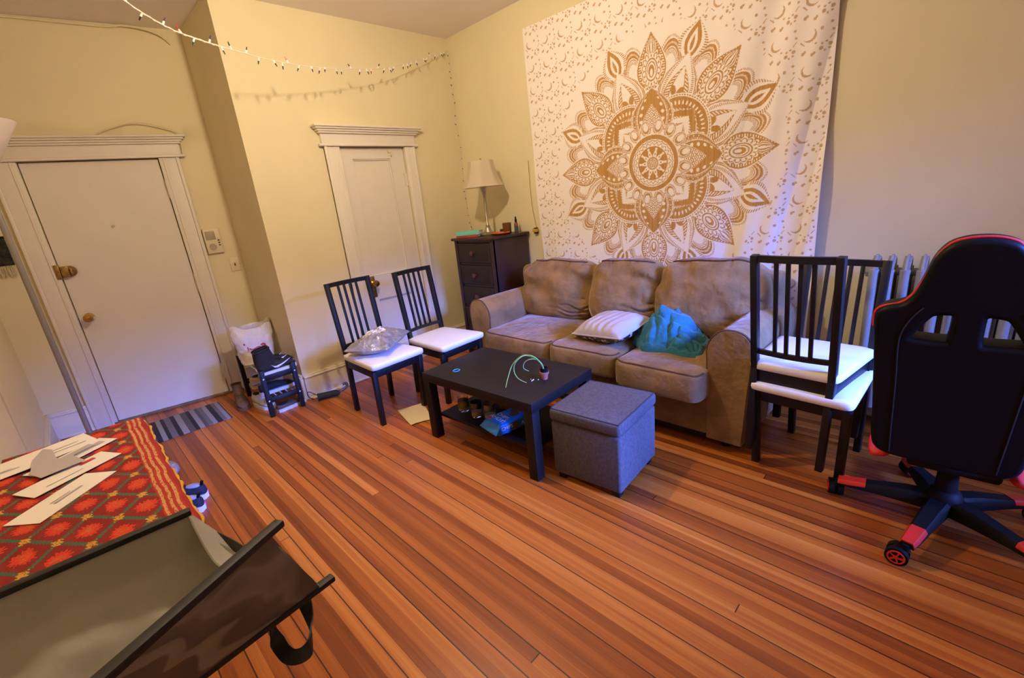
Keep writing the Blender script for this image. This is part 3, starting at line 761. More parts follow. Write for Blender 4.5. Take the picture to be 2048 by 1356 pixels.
# ------------------------------------------------------------------ sofa
so = thing('sofa', 'three-seat tan microsuede sofa below the tapestry', 'sofa', (-.45, -2.01, 0))
SO = Vector((-.45, -2.01, 0))
def L(p): return Vector(p) - SO
b = MB(); b.box(L((-.46, -2.0, .185)), (.78, 1.82, .25), .012); b.build('skirt_frame', SUEDE, so)
b = MB(); b.box(L((-.185, -2.0, .50)), (.20, 2.05, .74), .05, seg=4); b.build('back_frame', SUEDE, so)
b = MB(); b.box(L((-.46, -2.0, .045)), (.76, 2.0, .03)); b.build('underside', DARKFAB, so)
for (fx_, fy_) in ((-.80, -1.05), (-.80, -2.95), (-.12, -1.05), (-.12, -2.95)):
    MB().lathe([(.0, 0), (.022, 0), (.030, .06), (0, .06)], tuple(L((fx_, fy_, 0))), 16).build('foot', DRESS, so)
def arm(ysgn, yin, name='arm'):
    """ysgn -1 = right arm (towards -y); yin = inner bottom y"""
    prof = [(.0, .05), (.0, .30), (-.005, .50), (-.008, .58), (.015, .635), (.06, .678), (.11, .688), (.165, .678), (.205, .645), (.222, .595), (.222, .52), (.212, .40), (.200, .20), (.190, .05)]
    prof = [(p.x, p.y) for p in catmull([Vector((a, c, 0)) for a, c in prof], 3)]
    secs = []
    for x, sc, dz in ((-.865, .93, -.012), (-.858, .985, -.003), (-.845, 1, 0), (-.60, 1, 0), (-.35, 1, .0), (-.12, 1, .0), (-.085, .98, 0)):
        secs.append([L((x, yin + ysgn * (.105 + (a - .105) * sc), .05 + (c - .05) * (1 if sc == 1 else .995))) for a, c in prof])
    b = MB().loft(secs); o = b.build(name, SUEDE, so)
    fp = [L((-.858, yin + ysgn * a, c)) for a, c in prof[3:-3]]
    MB().tube(fp, .0055, 8).build('piping', PIPE, o)
arm(1, -1.135); arm(-1, -2.862)
def seat_cushion(y0, y1, xf, zt, seed):
    cy, hw = (y0 + y1) / 2, abs(y1 - y0) / 2 - .002
    def fn(p):
        q = Vector(p); ex = 1 - (p.x / .40) ** 2; ey = 1 - (p.y / hw) ** 2
        if p.z > 0: q.z += .020 * max(ex, 0) * max(ey, 0) - .010 * (p.x < -.2)
        if p.x < -.3: q.x -= .014 * max(ey, 0) ** .6 * (1 - abs(p.z) / .09)
        q += Vector((1, 1, 1)) * .006 * nz(p + Vector((seed, 0, 0)), 6) + Vector((0, 0, .004)) * nz(p + Vector((seed, 3, 0)), 17)
        return q
    c = L((xf + .41, cy, zt - .085))
    b = MB().sq(.405, hw, .092, .22, .16, 72, 28, T(*c), fn); o = b.build('seat_cushion', SUEDE, so, angle=80)
    pp = []
    for u in np.linspace(PI - 1.25, PI + 1.25, 60):
        q = MB.sqp(.405, hw, .092, .22, .16, u, .62); pp.append(c + fn(q) + Vector((q.x * .006, q.y * .003, .001)))
    MB().tube(pp, .005, 6).build('piping', PIPE, o)
seat_cushion(-1.125, -1.80, -.955, .468, 1); seat_cushion(-1.805, -2.345, -.965, .478, 2); seat_cushion(-2.35, -2.875, -1.005, .468, 3)
def back_cushion(y0, y1, ztop, seed, lean=13, xoff=0):
    cy, hw = (y0 + y1) / 2, abs(y1 - y0) / 2 + .012
    hh = (ztop - .43) / 2
    def fn(p):
        q = Vector(p); ez = 1 - (p.z / hh) ** 2; ey = 1 - (p.y / hw) ** 2
        q.x -= .068 * max(ez, 0) * max(ey, 0) * (1 if p.x < 0 else 0)
        # sagging creases sweep from the lower left corner to the right
        cr = math.sin((p.z * 26 - p.y * 11) + 1.3 * nz(p + Vector((0, seed, 0)), 5) * 3)
        amp = max(0, nz(p * .8 + Vector((seed * 2.1, 5, 1)), 4) + .30)
        edge = min(1, (abs(p.y) / hw) ** 2 + .45)
        if p.x < 0: q.x -= .040 * cr * amp * edge + .034 * nz(p + Vector((seed, 9, 2)), 4.0) + .006 * nz(p + Vector((seed, 1, 7)), 14)
        if p.x < 0:      # creases: pulled from the right edge across the lower half, and down from the top seam
            for k in range(6):
                z0 = -hh * (.80 - .20 * k) + .05 * nz(Vector((k, seed, 3)), 1.7); sl = .10 + .10 * k
                t_ = (p.y + hw) / (hw * (.9 + .5 * nz(Vector((seed, k, 1)), 2.3)))
                if 0 <= t_ < 1:
                    dz = p.z - (z0 - sl * .25 * hw * t_ + .05 * t_ * t_ + .012 * math.sin(9 * t_ + k))
                    q.x += .016 * (1 - t_) ** .7 * math.exp(-(dz / .007) ** 2) - .009 * (1 - t_) * math.exp(-((dz - .016) / .010) ** 2)
            for k in range(5):
                y0 = -hw * .75 + hw * .36 * k + .03 * nz(Vector((k, seed, 8)), 2.1)
                t_ = (hh * .92 - p.z) / (hh * (.45 + .35 * nz(Vector((seed, k, 5)), 1.3)))
                if 0 <= t_ < 1:
                    dy = p.y - (y0 + .03 * t_ * math.sin(k * 2.0)); q.x += .011 * (1 - t_) * math.exp(-(dy / .008) ** 2) - .006 * (1 - t_) * math.exp(-((dy - .02) / .012) ** 2)
        q.z += .010 * nz(p + Vector((seed, 2, 4)), 6) - (.030 * (p.y / hw) ** 4 - .010 * nz(Vector((p.y * 9, seed, 0)), 1) if p.z > 0 else 0)
        return q
    Mx = T(*L((-.285 + xoff, cy, .43 + hh))) @ R('Y', lean)
    b = MB().sq(.115, hw, hh, .50, .36, 220, 120, Mx, fn); o = b.build('back_cushion', SUEDE, so, angle=80)
    pp = []
    for u in np.linspace(PI - 1.3, PI + 1.3, 60):
        q = MB.sqp(.115, hw, hh, .50, .36, u, .95); pp.append(Mx @ (fn(q) + Vector((-.003, q.y * .004, .003))))
    MB().tube(pp, .0045, 6).build('piping', PIPE, o)
back_cushion(-1.085, -1.765, .935, 1); back_cushion(-1.775, -2.315, .945, 2, 14); back_cushion(-2.320, -2.985, .962, 3, 12, -.01)

# throw pillow and blanket on the sofa
def sequin_material():
    m = mat('sequin_trellis', s2l(58, 44, 36), .4); N = NT(m); x, y, z = N.xyz('Object')
    v = N.n.new('ShaderNodeTexVoronoi'); v.inputs['Scale'].default_value = 34; N.l.new(N.comb(x, y, N.m('MULTIPLY', z, 1.0)), v.inputs['Vector'])
    c = N.ramp(v.outputs['Distance'], [(.0, s2l(214, 200, 190)), (.34, s2l(190, 172, 160)), (.42, s2l(46, 34, 28)), (1, s2l(40, 30, 26))]); N.l.new(c, N.b.inputs['Base Color'])
    return m
tp = thing('throw_pillow', 'pale lavender grey throw pillow with sequinned underside on the middle sofa seat', 'pillow', (-.700, -2.160, .566))
tp.rotation_euler = (math.radians(-5), math.radians(-9), math.radians(-7))
def pill(sgn):
    def f(u, v):
        a, c = u * 2 - 1, v * 2 - 1
        pin = 1 - .10 * (1 - a * a) * abs(c) ** 3; pin2 = 1 - .10 * (1 - c * c) * abs(a) ** 3
        h = ((1 - a ** 4) * (1 - c ** 4)) ** .55
        w = .004 * math.sin(c * 22 + a * 3) * h * (1 if a < 0 else .4) + .006 * nz(Vector((a, c, sgn)), 2.5)
        return Vector((a * .165 * pin, c * .205 * pin2, sgn * (.070 if sgn > 0 else .070) * h + w * (1 if h > .05 else 0)))
    return f
MB().grid(pill(1), 36, 40).build('top_cover', PILLOW, tp, angle=80)
MB().grid(pill(-1), 36, 40).build('sequin_cover', sequin_material(), tp, angle=80)
ed = [pill(1)(u, 0) for u in np.linspace(0, 1, 14)] + [pill(1)(1, v) for v in np.linspace(0, 1, 14)][1:] + [pill(1)(u, 1) for u in np.linspace(1, 0, 14)][1:] + [pill(1)(0, v) for v in np.linspace(1, 0, 14)][1:]
MB().tube(ed, .006, 8).build('piping', PILLOW, tp)
def blanket():
    def f(u, v):
        a = u * 2 * PI; rr = v; c, s = math.cos(a), math.sin(a)
        Rx, Ry = .205 + .025 * math.sin(3 * a + 1) + .012 * math.sin(7 * a), .255 + .03 * math.sin(2 * a + .6) + .018 * math.sin(6 * a + 2)
        x, y = Rx * rr * c, Ry * rr * s
        q = Vector((x, y, 0))
        # ridge near the back, highest towards the pillow, trailing off to the arm
        e = max(0, 1 - rr ** 2)
        hgt = .190 * e ** 1.15 * (1 + 1.2 * x) * (1 + 2.2 * y)
        w1 = nz(q + Vector((3, 1, 0)), 5.5); w2 = nz(q + Vector((8, 2, 0)), 8)
        f1 = abs(math.sin(x * 24 + y * 15 + 4.2 * w1)); f2 = abs(math.sin(-x * 19 + y * 33 + 4.0 * w2))
        k = min(1, rr * 2 + .45) * min(1, (1 - rr) * 5)
        hgt += (.030 * (f1 ** .7 - .5) + .026 * (f2 ** .7 - .5)) * k + .012 * nz(q, 18) * k
        lip = .014 * math.sin(PI * min(1, max(0, (1 - rr)) * 7)) if rr > .86 else 0
        return Vector((x + .020 * w2 * k, y + .020 * w1 * k, max(hgt, .0) + lip + .003))
    o = MB().grid(f, 220, 90).build('throw_blanket', TEAL, None, angle=85)
    o.location = (-.615, -2.545, .482); o.rotation_euler = (0, math.radians(-3), math.radians(-6))
    tag(o, 'crumpled teal fleece blanket heaped on the sofa right of the pillow', 'blanket')
    return o
blanket()

# ------------------------------------------------------------------ dining chairs
SW, DPT, SH, CH = .425, .46, .455, .985
def make_chair(label, loc, rz, group):
    t = thing('dining_chair', label, 'chair', loc, rz, group)
    for s in (-1, 1):
        MB().bar((s * .180, -.195, 0), (s * .190, -.222, SH - .045), .034, .034, .003).build('leg', BLACK, t)
        b = MB()
        b.bar((s * .155, .215, 0), (s * .160, .188, SH - .02), .030, .038, .003).bar((s * .160, .188, SH - .03), (s * .162, .262, CH), .030, .036, .003).build('leg', BLACK, t)
    b = MB()
    b.box((0, -.222, SH - .060), (.36, .022, .062), .002).box((0, .185, SH - .060), (.30, .022, .062), .002)
    for s in (-1, 1): b.bar((s * .188, -.222, SH - .060), (s * .162, .188, SH - .060), .022, .062, .002, up=(0, 0, 1))
    b.build('apron', BLACK, t)
    def fn(p):
        q = Vector(p); k = .93 + .07 * (-p.y / .23) if p.y > -.23 else 1; q.x *= k
        if p.z > 0: q.z += .012 * max(0, 1 - (p.x / .21) ** 2) * max(0, 1 - (p.y / .24) ** 2)
        return q
    MB().sq(.218, .238, .026, .35, .14, 64, 16, T(0, -.030, SH - .010), fn).build('seat', VINYL, t, angle=70)
    b = MB()     # curved top rail and lower rail of the back
    def rail(z, y, h, d):
        secs = []
        for k in range(13):
            a = -1 + k / 6; x = a * .150; yy = y + .016 * (1 - a * a)
            secs.append([(x, yy - d / 2, z - h / 2), (x, yy + d / 2, z - h / 2), (x, yy + d / 2, z + h / 2), (x, yy - d / 2, z + h / 2)])
        return MB().loft(secs)
    rail(CH - .016, .262, .030, .022).build('top_rail', BLACK, t)
    rail(SH + .065, .198, .022, .018).build('lower_rail', BLACK, t)
    for x in (-.075, -.027, .021, .069):
        a = x / .15; cv = .016 * (1 - a * a)
        MB().bar((x, .199 + cv, SH + .06), (x, .259 + cv, CH - .02), .017, .013, .002).build('slat', BLACK, t)
    return t
c1 = make_chair('black slat-back dining chair holding the silver parcel', (-1.665, -.795, 0), math.radians(2), 'black dining chairs with white seats')
def dup_chair(label, loc, rz):
    c = copy_tree(c1); c.location = loc; c.rotation_euler = (0, 0, rz); c['label'] = label; return c
dup_chair('black slat-back dining chair with empty white seat in front of the closet door', (-1.178, -.915, 0), math.radians(3))
lower = dup_chair('black dining chair under another one, its back to the radiator, seat tucked beneath', (-.690, -3.325, 0), math.radians(-90 - 5))
upper = dup_chair('black dining chair stacked on the lower chair by the sofa arm', (-.735, -3.285, .105), math.radians(90 - 5))
upper['label'] = 'black dining chair stacked upon the lower chair beside the right sofa arm'

# parcel on the first chair
MAIL = mat('silver_poly_mailer', s2l(168, 164, 162), .28, metal=.35, spec=.6, bump=(16, .8, .03))
pk = thing('parcel', 'crinkled silver plastic mailer parcel with white label on the left chair', 'parcel', (-1.640, -.765, SH + .022), math.radians(36))
def mailer(sgn):
    def f(u, v):
        a, c = u * 2 - 1, v * 2 - 1
        h = ((1 - a ** 4) * (1 - c ** 2)) ** .6
        w = .026 * nz(Vector((a * 1.5, c * 1.5, sgn)), 2.6) + .022 * abs(nz(Vector((a * 2, c * 3, 4 + sgn)), 4)) + .012 * abs(nz(Vector((a * 5, c * 2, 1)), 3))
        return Vector((a * .225 + .02 * nz(Vector((c, a, 2)), 2), c * .165 + .012 * nz(Vector((a, c, 6)), 2), .055 + sgn * .055 * h + (w * h if sgn > 0 else 0)))
    return f
MB().grid(mailer(1), 26, 22).build('upper_film', MAIL, pk, angle=14)
MB().grid(mailer(-1), 24, 20).build('lower_film', MAIL, pk, angle=60)
def lab(u, v):
    p = mailer(1)(.38 + .34 * u, .40 + .42 * v); return p + Vector((0, 0, .002))
MB().grid(lab, 16, 16, .0008).build('shipping_label', PAPER, pk, angle=60)
def inkline(u0, u1, v0, v1):
    return MB().grid(lambda u, v: mailer(1)(.38 + .34 * (u0 + (u1 - u0) * u), .40 + .42 * (v0 + (v1 - v0) * v)) + Vector((0, 0, .0042)), 8, 3)
b = MB()
for k, (u0, u1) in enumerate(((.1, .8), (.1, .6), (.1, .7))): b._merge(inkline(u0, u1, .2 + k * .2, .26 + k * .2).bm)
b.build('label_print', INK, pk)

# ------------------------------------------------------------------ coffee table and things
ct = thing('coffee_table', 'low black-brown square-legged coffee table with a shelf below', 'coffee table', (-1.4368, -1.8709, 0), .0408)
MB().box((0, 0, .4225), (.55, .90, .055), .002).build('tabletop', ESP, ct)
for sx in (-1, 1):
    for sy in (-1, 1): MB().box((sx * .245, sy * .420, .1975), (.058, .058, .395), .002).build('leg', ESP, ct)
MB().box((0, 0, .150), (.44, .80, .018), .001).build('shelf', ESP, ct)
def ctp(x, y, z): # coffee-table local to world
    c, s = math.cos(.0408), math.sin(.0408); return (-1.4368 + x * c - y * s, -1.8709 + x * s + y * c, z)
hb = MB(); ringp = [(.022 * math.cos(a), .019 * math.sin(a), .003) for a in np.linspace(0, 2 * PI, 28)]
hb.tube(ringp, .0030, 8); o = hb.build('hair_tie', mat('blue_elastic', s2l(60, 150, 170), .6)); o.location = (-1.594, -1.615, .4505)
tag(o, 'small blue-green elastic hair tie lying on the coffee table', 'hair tie')
TERR = mat('terracotta', s2l(190, 106, 78), .8, noise=(30, .12))
pp_ = thing('potted_plant', 'tiny terracotta pot with drooping pale green shoots on the coffee table', 'plant', (-1.405, -2.175, .45))
MB().lathe([(0, 0), (.016, 0), (.022, .034), (.026, .034), (.027, .046), (.024, .046), (.020, .034), (0, .033)], n=28, cap=False).build('terracotta_pot', TERR, pp_)
MB().lathe([(0, .030), (.020, .034), (.022, .068), (.019, .068), (.017, .045), (0, .044)], n=24, cap=False).build('nursery_pot', BLKP, pp_)
GREEN = mat('pale_green_stem', s2l(128, 170, 76), .5); GREEN2 = mat('light_green_stem', s2l(140, 178, 104), .5)
def shoot(P, m, r=.0042):
    MB().tube([(0, 0, .042)] + P, lambda t: r * (1 - .55 * t), 8, smooth=8).build('shoot', m, pp_)
# directions run roughly across the picture: (-.70,.70) is left
def dl(a, h, f=0): return (-.70 * a + f * .66, .71 * a + f * .69, h)
shoot([dl(.012, .09), dl(.055, .140), dl(.115, .142, .02), dl(.172, .100, .01), dl(.205, .040, -.03), dl(.222, .006, -.09)], GREEN, .0048)
shoot([dl(.010, .09), dl(.045, .128), dl(.10, .146, .01), dl(.150, .120, .0), dl(.168, .07, 0), dl(.15, .030, -.03), dl(.105, .006, -.05)], GREEN2, .0042)
shoot([dl(.006, .08), dl(.03, .115), dl(.07, .125), dl(.105, .105, .01), dl(.112, .075), dl(.085, .055, .0)], GREEN2, .0036)
cr = []
for k in range(6):
    a, f = random.uniform(.03, .09), random.uniform(-.04, .03)
    q = Vector(dl(a, 0, f)) + Vector((-1.405, -2.175, .4505)); s = random.uniform(.0025, .005)
    o = MB().sphere((0, 0, s * .6), s, 8, (1, .8, .6)).build('crumb', PAPER); o.location = q
    tag(o, 'white crumb scattered beside the little pot on the coffee table', 'crumb', 'crumbs by the pot')

GLASS = mat('clear_glass', (1, 1, 1, 1), .05, trans=1.0, spec=.5)
def jar(loc, label, wax, wh, lab=None, dark=None):
    t = thing('candle_jar', label, 'candle', loc, random.uniform(0, 3), 'used jar candles on the shelf')
    MB().lathe([(0, 0), (.033, 0), (.036, .006), (.036, .098), (.0335, .098), (.0335, .010), (0, .010)], n=28, cap=False).build('glass', GLASS, t)
    MB().cyl((0, 0, .0105), (0, 0, wh), .0332, n=24).build('wax', wax, t)
    if lab: MB().lathe([(.0364, .025), (.0364, .075)], n=28, cap=False).build('jar_label', lab, t)
    if dark: MB().lathe([(.0330, .060), (.0330, .097)], n=28, cap=False).build('soot', dark, t)
WAX1 = mat('yellow_wax', s2l(196, 170, 96), .5); WAX2 = mat('pale_wax', s2l(210, 190, 140), .5)
OLIV = mat('olive_label', s2l(112, 100, 40), .6, noise=(50, .4)); SOOT = mat('soot', s2l(36, 30, 26), .7)
SZ = .1592
jar((-1.560, -1.590, SZ), 'leftmost jar candle on the coffee table shelf, with an olive label', WAX2, .030, OLIV)
jar((-1.563, -1.725, SZ), 'middle jar candle on the coffee table shelf, sooty rim over yellow wax', WAX1, .035, None, SOOT)
jar((-1.535, -1.815, SZ), 'rightmost jar candle on the coffee table shelf, nearest the cookie pack', WAX2, .030, None, mat('olive_film', s2l(130, 112, 48), .6))
bx = tag(MB().box((0, 0, .045), (.16, .19, .085), .002).build('cardboard_box', mat('brown_cardboard', s2l(150, 104, 62), .85, noise=(12, .08))), 'brown cardboard box at the back of the coffee table shelf behind the cookie pack', 'box')
bx.location = (-1.315, -1.840, SZ); bx.rotation_euler = (0, 0, .3)
# cookie pack
CB = mat('blue_foil_wrapper', s2l(30, 120, 214), .28, spec=.6, bump=(25, .3, .01)); COOK = mat('cookie_brown', s2l(120, 72, 40), .8, noise=(120, .4))
WTXT = mat('white_lettering', s2l(240, 240, 246), .5); NAVY = mat('navy_outline', s2l(40, 34, 70), .5)
cp = thing('cookie_pack', 'blue foil pack of cookies sticking out from the coffee table shelf', 'cookie pack', (-1.535, -2.000, SZ + .004), math.radians(-10))
# local x runs along the pack: -x is the crimped front end that hangs out of the shelf
def packf(u, v):
    a = v * 2 * PI; e = lambda w, k: math.copysign(abs(w) ** k, w)
    t = -1 + 2 * u
    k = 1 if t > -.72 else max(.04, 1 - ((-.72 - t) / .28) ** 1.2)
    k2 = 1 if t > -.72 else 1 + .12 * (-.72 - t) / .28
    yy = .076 * e(math.cos(a), .35) * k2; zz = .036 * e(math.sin(a), .35) * k
    w = .003 * nz(Vector((t * 4, yy * 30, zz * 40)), 1.5)
    return Vector((.165 * t, yy + w, .040 + zz + w - (.010 * (1 - k))))
secs = [[packf(i / 30, j / 36) for j in range(36)] for i in range(31)]
MB().loft(secs).build('wrapper', CB, cp, angle=60)
b = MB()
for (x, y) in ((.015, -.022), (.045, .012), (.080, -.015)): b.cyl((x, y, .0775), (x, y, .0795), .026, n=24)
b.build('cookie_picture', COOK, cp)
b = MB(); b.cyl((.0, 0, 0), (0, 0, .0015), .024, n=24); bmesh.ops.transform(b.bm, matrix=T(-.02, -.0765, .038) @ R('X', 90), verts=b.bm.verts[:]); b.build('cookie_picture', COOK, cp)
TM = T(-.068, -.004, .0795) @ R('Z', -90)
text_obj('lettering', 'CHIPS', .040, T(-.052, 0, .0795) @ R('Z', -90), WTXT, cp); text_obj('lettering', 'AHOY!', .044, T(-.090, 0, .0795) @ R('Z', -90), WTXT, cp)
text_obj('lettering', 'CHIPS', .030, T(-.080, -.0775, .046) @ R('X', 90), WTXT, cp); text_obj('lettering', 'AHOY!', .034, T(.070, -.0775, .038) @ R('X', 90), WTXT, cp)
MB().box((-.112, .045, .0745), (.022, .026, .003), .001).build('red_corner', INKR, cp)
MB().box((.115, .01, .0785), (.07, .08, .002), .001).build('milk_picture', mat('white_splash', s2l(222, 222, 230), .5, noise=(40, .25)), cp)

# ------------------------------------------------------------------ ottoman
ot = thing('ottoman', 'dark grey fabric cube storage ottoman in front of the sofa', 'ottoman', (-1.385, -2.545, 0), math.radians(5))
def tub(p):
    q = Vector(p); return q
b = MB().box((0, 0, .185), (.408, .385, .30), .014, seg=4); b.build('body', OTT, ot)
b = MB().box((0, 0, .372), (.418, .395, .066), .018, seg=4); ld = b.build('lid', OTT, ot)
ow, od = .418 / 2 - .010, .395 / 2 - .010
seam = []
for (x, y) in ((-ow, -od), (ow, -od), (ow, od), (-ow, od), (-ow, -od)): seam.append(Vector((x, y, .4030)))
sp_ = []
for a, c in zip(seam, seam[1:]): sp_ += [a.lerp(c, k / 10) for k in range(10)]
MB().tube(sp_ + [sp_[0]], .0032, 6).build('seam_piping', mat('dark_seam', s2l(60, 56, 58), .9), ld)
for sx in (-1, 1):
    for sy in (-1, 1): MB().box((sx * .165, sy * .155, .0185), (.042, .042, .037), .003).build('foot', BLACK, ot)

# ------------------------------------------------------------------ paper sheet on the floor
def pf(u, v):
    c = [Vector((-1.661, -.893, 0)), Vector((-1.461, -.937, 0)), Vector((-1.579, -1.232, 0)), Vector((-1.733, -1.185, 0))]
    p = (c[0] * (1 - u) + c[1] * u) * (1 - v) + (c[3] * (1 - u) + c[2] * u) * v
    p.z = .004 + .018 * max(0, (.35 - u)) * (1 - v) + .010 * (v - .4) ** 2 + .003 * math.sin(u * 5)
    return p
tag(MB().grid(pf, 14, 14, .0012).build('paper_sheet', mat('cream_paper', s2l(236, 214, 172), .8)), 'curled cream paper sheet on the floor behind the coffee table leg', 'paper')

# ------------------------------------------------------------------ doormat
def mat_stripes():
    m = mat('striped_doormat', s2l(120, 116, 116), .95, bump=(300, .3, .002)); N = NT(m); x, y, z = N.xyz('Object')
    t = N.m('DIVIDE', N.m('ADD', x, .39), .78)
    D, A, Bq, C = s2l(42, 38, 42), s2l(108, 102, 104), s2l(146, 140, 142), s2l(84, 80, 82)
    seq = [(D, .0), (A, .03), (D, .09), (Bq, .12), (D, .17), (A, .20), (D, .25), (Bq, .29), (C, .34), (D, .38), (Bq, .42), (D, .46), (A, .49), (D, .54), (Bq, .58), (C, .63), (D, .68), (Bq, .715), (C, .76), (A, .79), (Bq, .83), (D, .87), (A, .915), (Bq, .95), (D, .985)]
    c = N.ramp(t, [(p, q) for q, p in seq], 'CONSTANT') ; N.l.new(c, N.b.inputs['Base Color']); return m
dm2 = tag(MB().box((0, 0, .004), (.78, .50, .008), .003).build('doormat', mat_stripes()), 'grey and charcoal striped doormat before the entry door', 'doormat')
dm2.location = (-2.885, .455, 0)
dm2.rotation_euler = (0, 0, math.radians(-1.5))

# ------------------------------------------------------------------ shoe rack and shoes
RX0, RX1, RY0, RY1 = -2.292, -2.030, -.112, .600
BLUEBK = BLACK
rk = thing('shoe_rack', 'small two-tier black shoe rack with metal rods against the alcove wall', 'shoe rack', ((RX0 + RX1) / 2, (RY0 + RY1) / 2, 0), math.radians(-2))
rw, rl = RX1 - RX0, RY1 - RY0
for sx in (-1, 1):
    for sy in (-1, 1): MB().box((sx * (rw / 2 - .016), sy * (rl / 2 - .016), .19), (.034, .034, .38), .003).build('post', BLACK, rk)
for z in (.315, .135):
    for sy in (-1, 1): MB().box((0, sy * (rl / 2 - .016), z), (rw - .06, .022, .040), .002).build('rail', BLACK, rk)
    for k in range(5):
        x = -rw / 2 + .045 + k * (rw - .09) / 4
        MB().cyl((x, -rl / 2 + .02, z + .006), (x, rl / 2 - .02, z + .006), .006, n=10).build('rod', CHROME, rk)
b_ = MB()
for sx in (-1, 1):
    for z in (.315, .135): b_.cyl((sx * (rw / 2 - .016), -rl / 2 - .002, z), (sx * (rw / 2 - .016), -rl / 2 + .004, z), .006, n=10)
b_.build('screw_caps', CHROME, rk)

def shoe(name, label, loc, rz, Lh, Wd, Ht, ank, upm, solem, group=None, swoosh=None, toe=None, lining=None, tilt=0, laces=None, sole_h=.026):
    """shoe along +x (toe at +x), origin under the middle of the sole"""
    t = thing(name, label, 'shoe', loc, rz, group)
    if tilt: t.rotation_euler = (tilt, 0, rz)
    n = 26
    def outline(u):   # half width along the length
        return Wd / 2 * (.62 + .38 * math.sin(min(1, u * 1.15) * PI * .62)) * (1 - .72 * max(0, (u - .82) / .18) ** 2.2) * (1 - .35 * max(0, (.08 - u) / .08) ** 2)
    secs, sol = [], []
    for k in range(n + 1):
        u = k / n; x = -Lh / 2 + Lh * u
        w = outline(u) * .94
        if ank: h = .105 if u < .42 else .105 - .045 * ((u - .42) / .58)
        elif u < .42: h = Ht
        else: h = Ht * (1 - .55 * ((u - .42) / .58) ** 1.2)
        h = min(h, Ht); h *= (1 - .55 * max(0, (u - .86) / .14) ** 2)
        ring = []
        for j in range(20):
            a = 2 * PI * j / 20; cy, sz = math.cos(a), math.sin(a)
            yy = w * math.copysign(abs(cy) ** .6, cy) * (1 - (.42 if u < .5 else .30) * max(0, sz)); zz = sole_h + (h - sole_h) * (sz * .5 + .5)
            ring.append((x, yy, zz))
        secs.append(ring)
    MB().loft(secs).build('upper', upm, t, angle=70)
    top = []
    MB().loft([[(-Lh / 2 + Lh * k / n, s * outline(k / n), z) for s, z in ((-1, 0), (1, 0), (1, sole_h), (-1, sole_h))] for k in range(n + 1)]).build('sole', solem, t)
    # collar opening
    cx = -Lh / 2 + Lh * .22
    MB().lathe([(.030, 0), (.034, .006), (.030, .012), (.022, .004), (.0, -.012)], (0, 0, 0), 20, cap=False)
    if not ank: MB().sphere((cx, 0, Ht - .002), .034, 16, (1.25, .72, .30)).build('collar', lining or DARKFAB, t)
    if laces:
        for k in range(4):
            u = .44 + k * .07; x = -Lh / 2 + Lh * u; hh = (.107 - .045 * ((u - .42) / .58) if ank else Ht * (1 - .55 * ((u - .42) / .58) ** 1.2))
            MB().cyl((x, -Wd * .2, hh + .001), (x, Wd * .2, hh + .001), .0028, n=6).build('lace', laces, t)
    if swoosh:
        pts = [(-.070, .020), (-.045, -.010), (-.02, -.016), (.03, .000), (.085, .030), (.02, .008), (-.03, -.001), (-.050, .004)]
        for s in (-1, 1):
            bmz = MB().prism([(x * 1.0, y) for x, y in pts], -.0015, .0015, T(.005, s * (Wd / 2 * .90), sole_h + .030) @ R('X', 90 - s * 8))
            bmz.build('side_mark', swoosh, t)
    if ank:
        sh = []
        for z, rx, ry, dx in ((.05, .30, .40, 0), (.09, .27, .38, -.01), (Ht - .02, .215, .36, -.022), (Ht, .21, .355, -.024)):
            sh.append([(-Lh * .22 + dx + Lh * rx * math.cos(q), Wd * ry * math.sin(q), z + .012 * math.cos(q) * (z > .1)) for q in np.linspace(0, 2 * PI, 24, endpoint=False)])
        for z, rx, ry, dx in ((Ht - .004, .185, .30, -.024), (Ht - .05, .17, .28, -.022)):
            sh.append([(-Lh * .22 + dx + Lh * rx * math.cos(q), Wd * ry * math.sin(q), z + .010 * math.cos(q)) for q in np.linspace(0, 2 * PI, 24, endpoint=False)])
        MB().loft(sh).build('ankle_shaft', upm, t, angle=50)
        b = MB(); b.tube([(-Lh * .22 - .024 + Lh * .20 * math.cos(q), Wd * .33 * math.sin(q), Ht + .010 * math.cos(q)) for q in np.linspace(0, 2 * PI, 25)], .007, 8); b.build('collar', lining or upm, t)
    if toe: MB().sphere((Lh / 2 - .030, 0, sole_h + .012), .036, 18, (1.0, 1.0, .62)).build('toe_cap', toe, t)
    return t
KNIT = mat('black_knit', s2l(30, 29, 32), .8, bump=(200, .3, .002)); WSOLE = mat('white_rubber', s2l(232, 230, 232), .6); BEIGE = mat('beige_suede', s2l(190, 166, 128), .9, noise=(20, .15))
BROWN = mat('brown_boot_leather', s2l(104, 76, 54), .75, noise=(15, .2)); LTG = mat('light_sneaker', s2l(206, 200, 186), .7, noise=(25, .15))
g1 = 'black high-top sneakers on the rack'
shoe('sneaker', 'black high-top sneaker with white side mark, front one on the rack top', (-2.150, -.035, .328), math.radians(8), .29, .105, .195, True, KNIT, WSOLE, g1, swoosh=WTXT, laces=BLKP)
shoe('sneaker', 'second black high-top sneaker standing behind the front one on the rack top', (-2.125, .095, .328), math.radians(4), .29, .105, .175, True, KNIT, WSOLE, g1, swoosh=WTXT, laces=BLKP)
shoe('shoe', 'beige suede shoe on the lower tier towards the door', (-2.165, .30, .147), math.radians(10), .26, .095, .10, False, BEIGE, BEIGE)
shoe('sneaker', 'flat black sneaker with white sole on the lower tier of the rack', (-2.160, .06, .147), math.radians(5), .28, .10, .085, False, KNIT, WSOLE)
shoe('boot', 'tan brown ankle boot with dark collar on the floor left of the rack', (-2.375, .375, 0), math.radians(-97), .25, .10, .185, True, BROWN, BROWN, lining=DARKFAB, laces=BROWN)
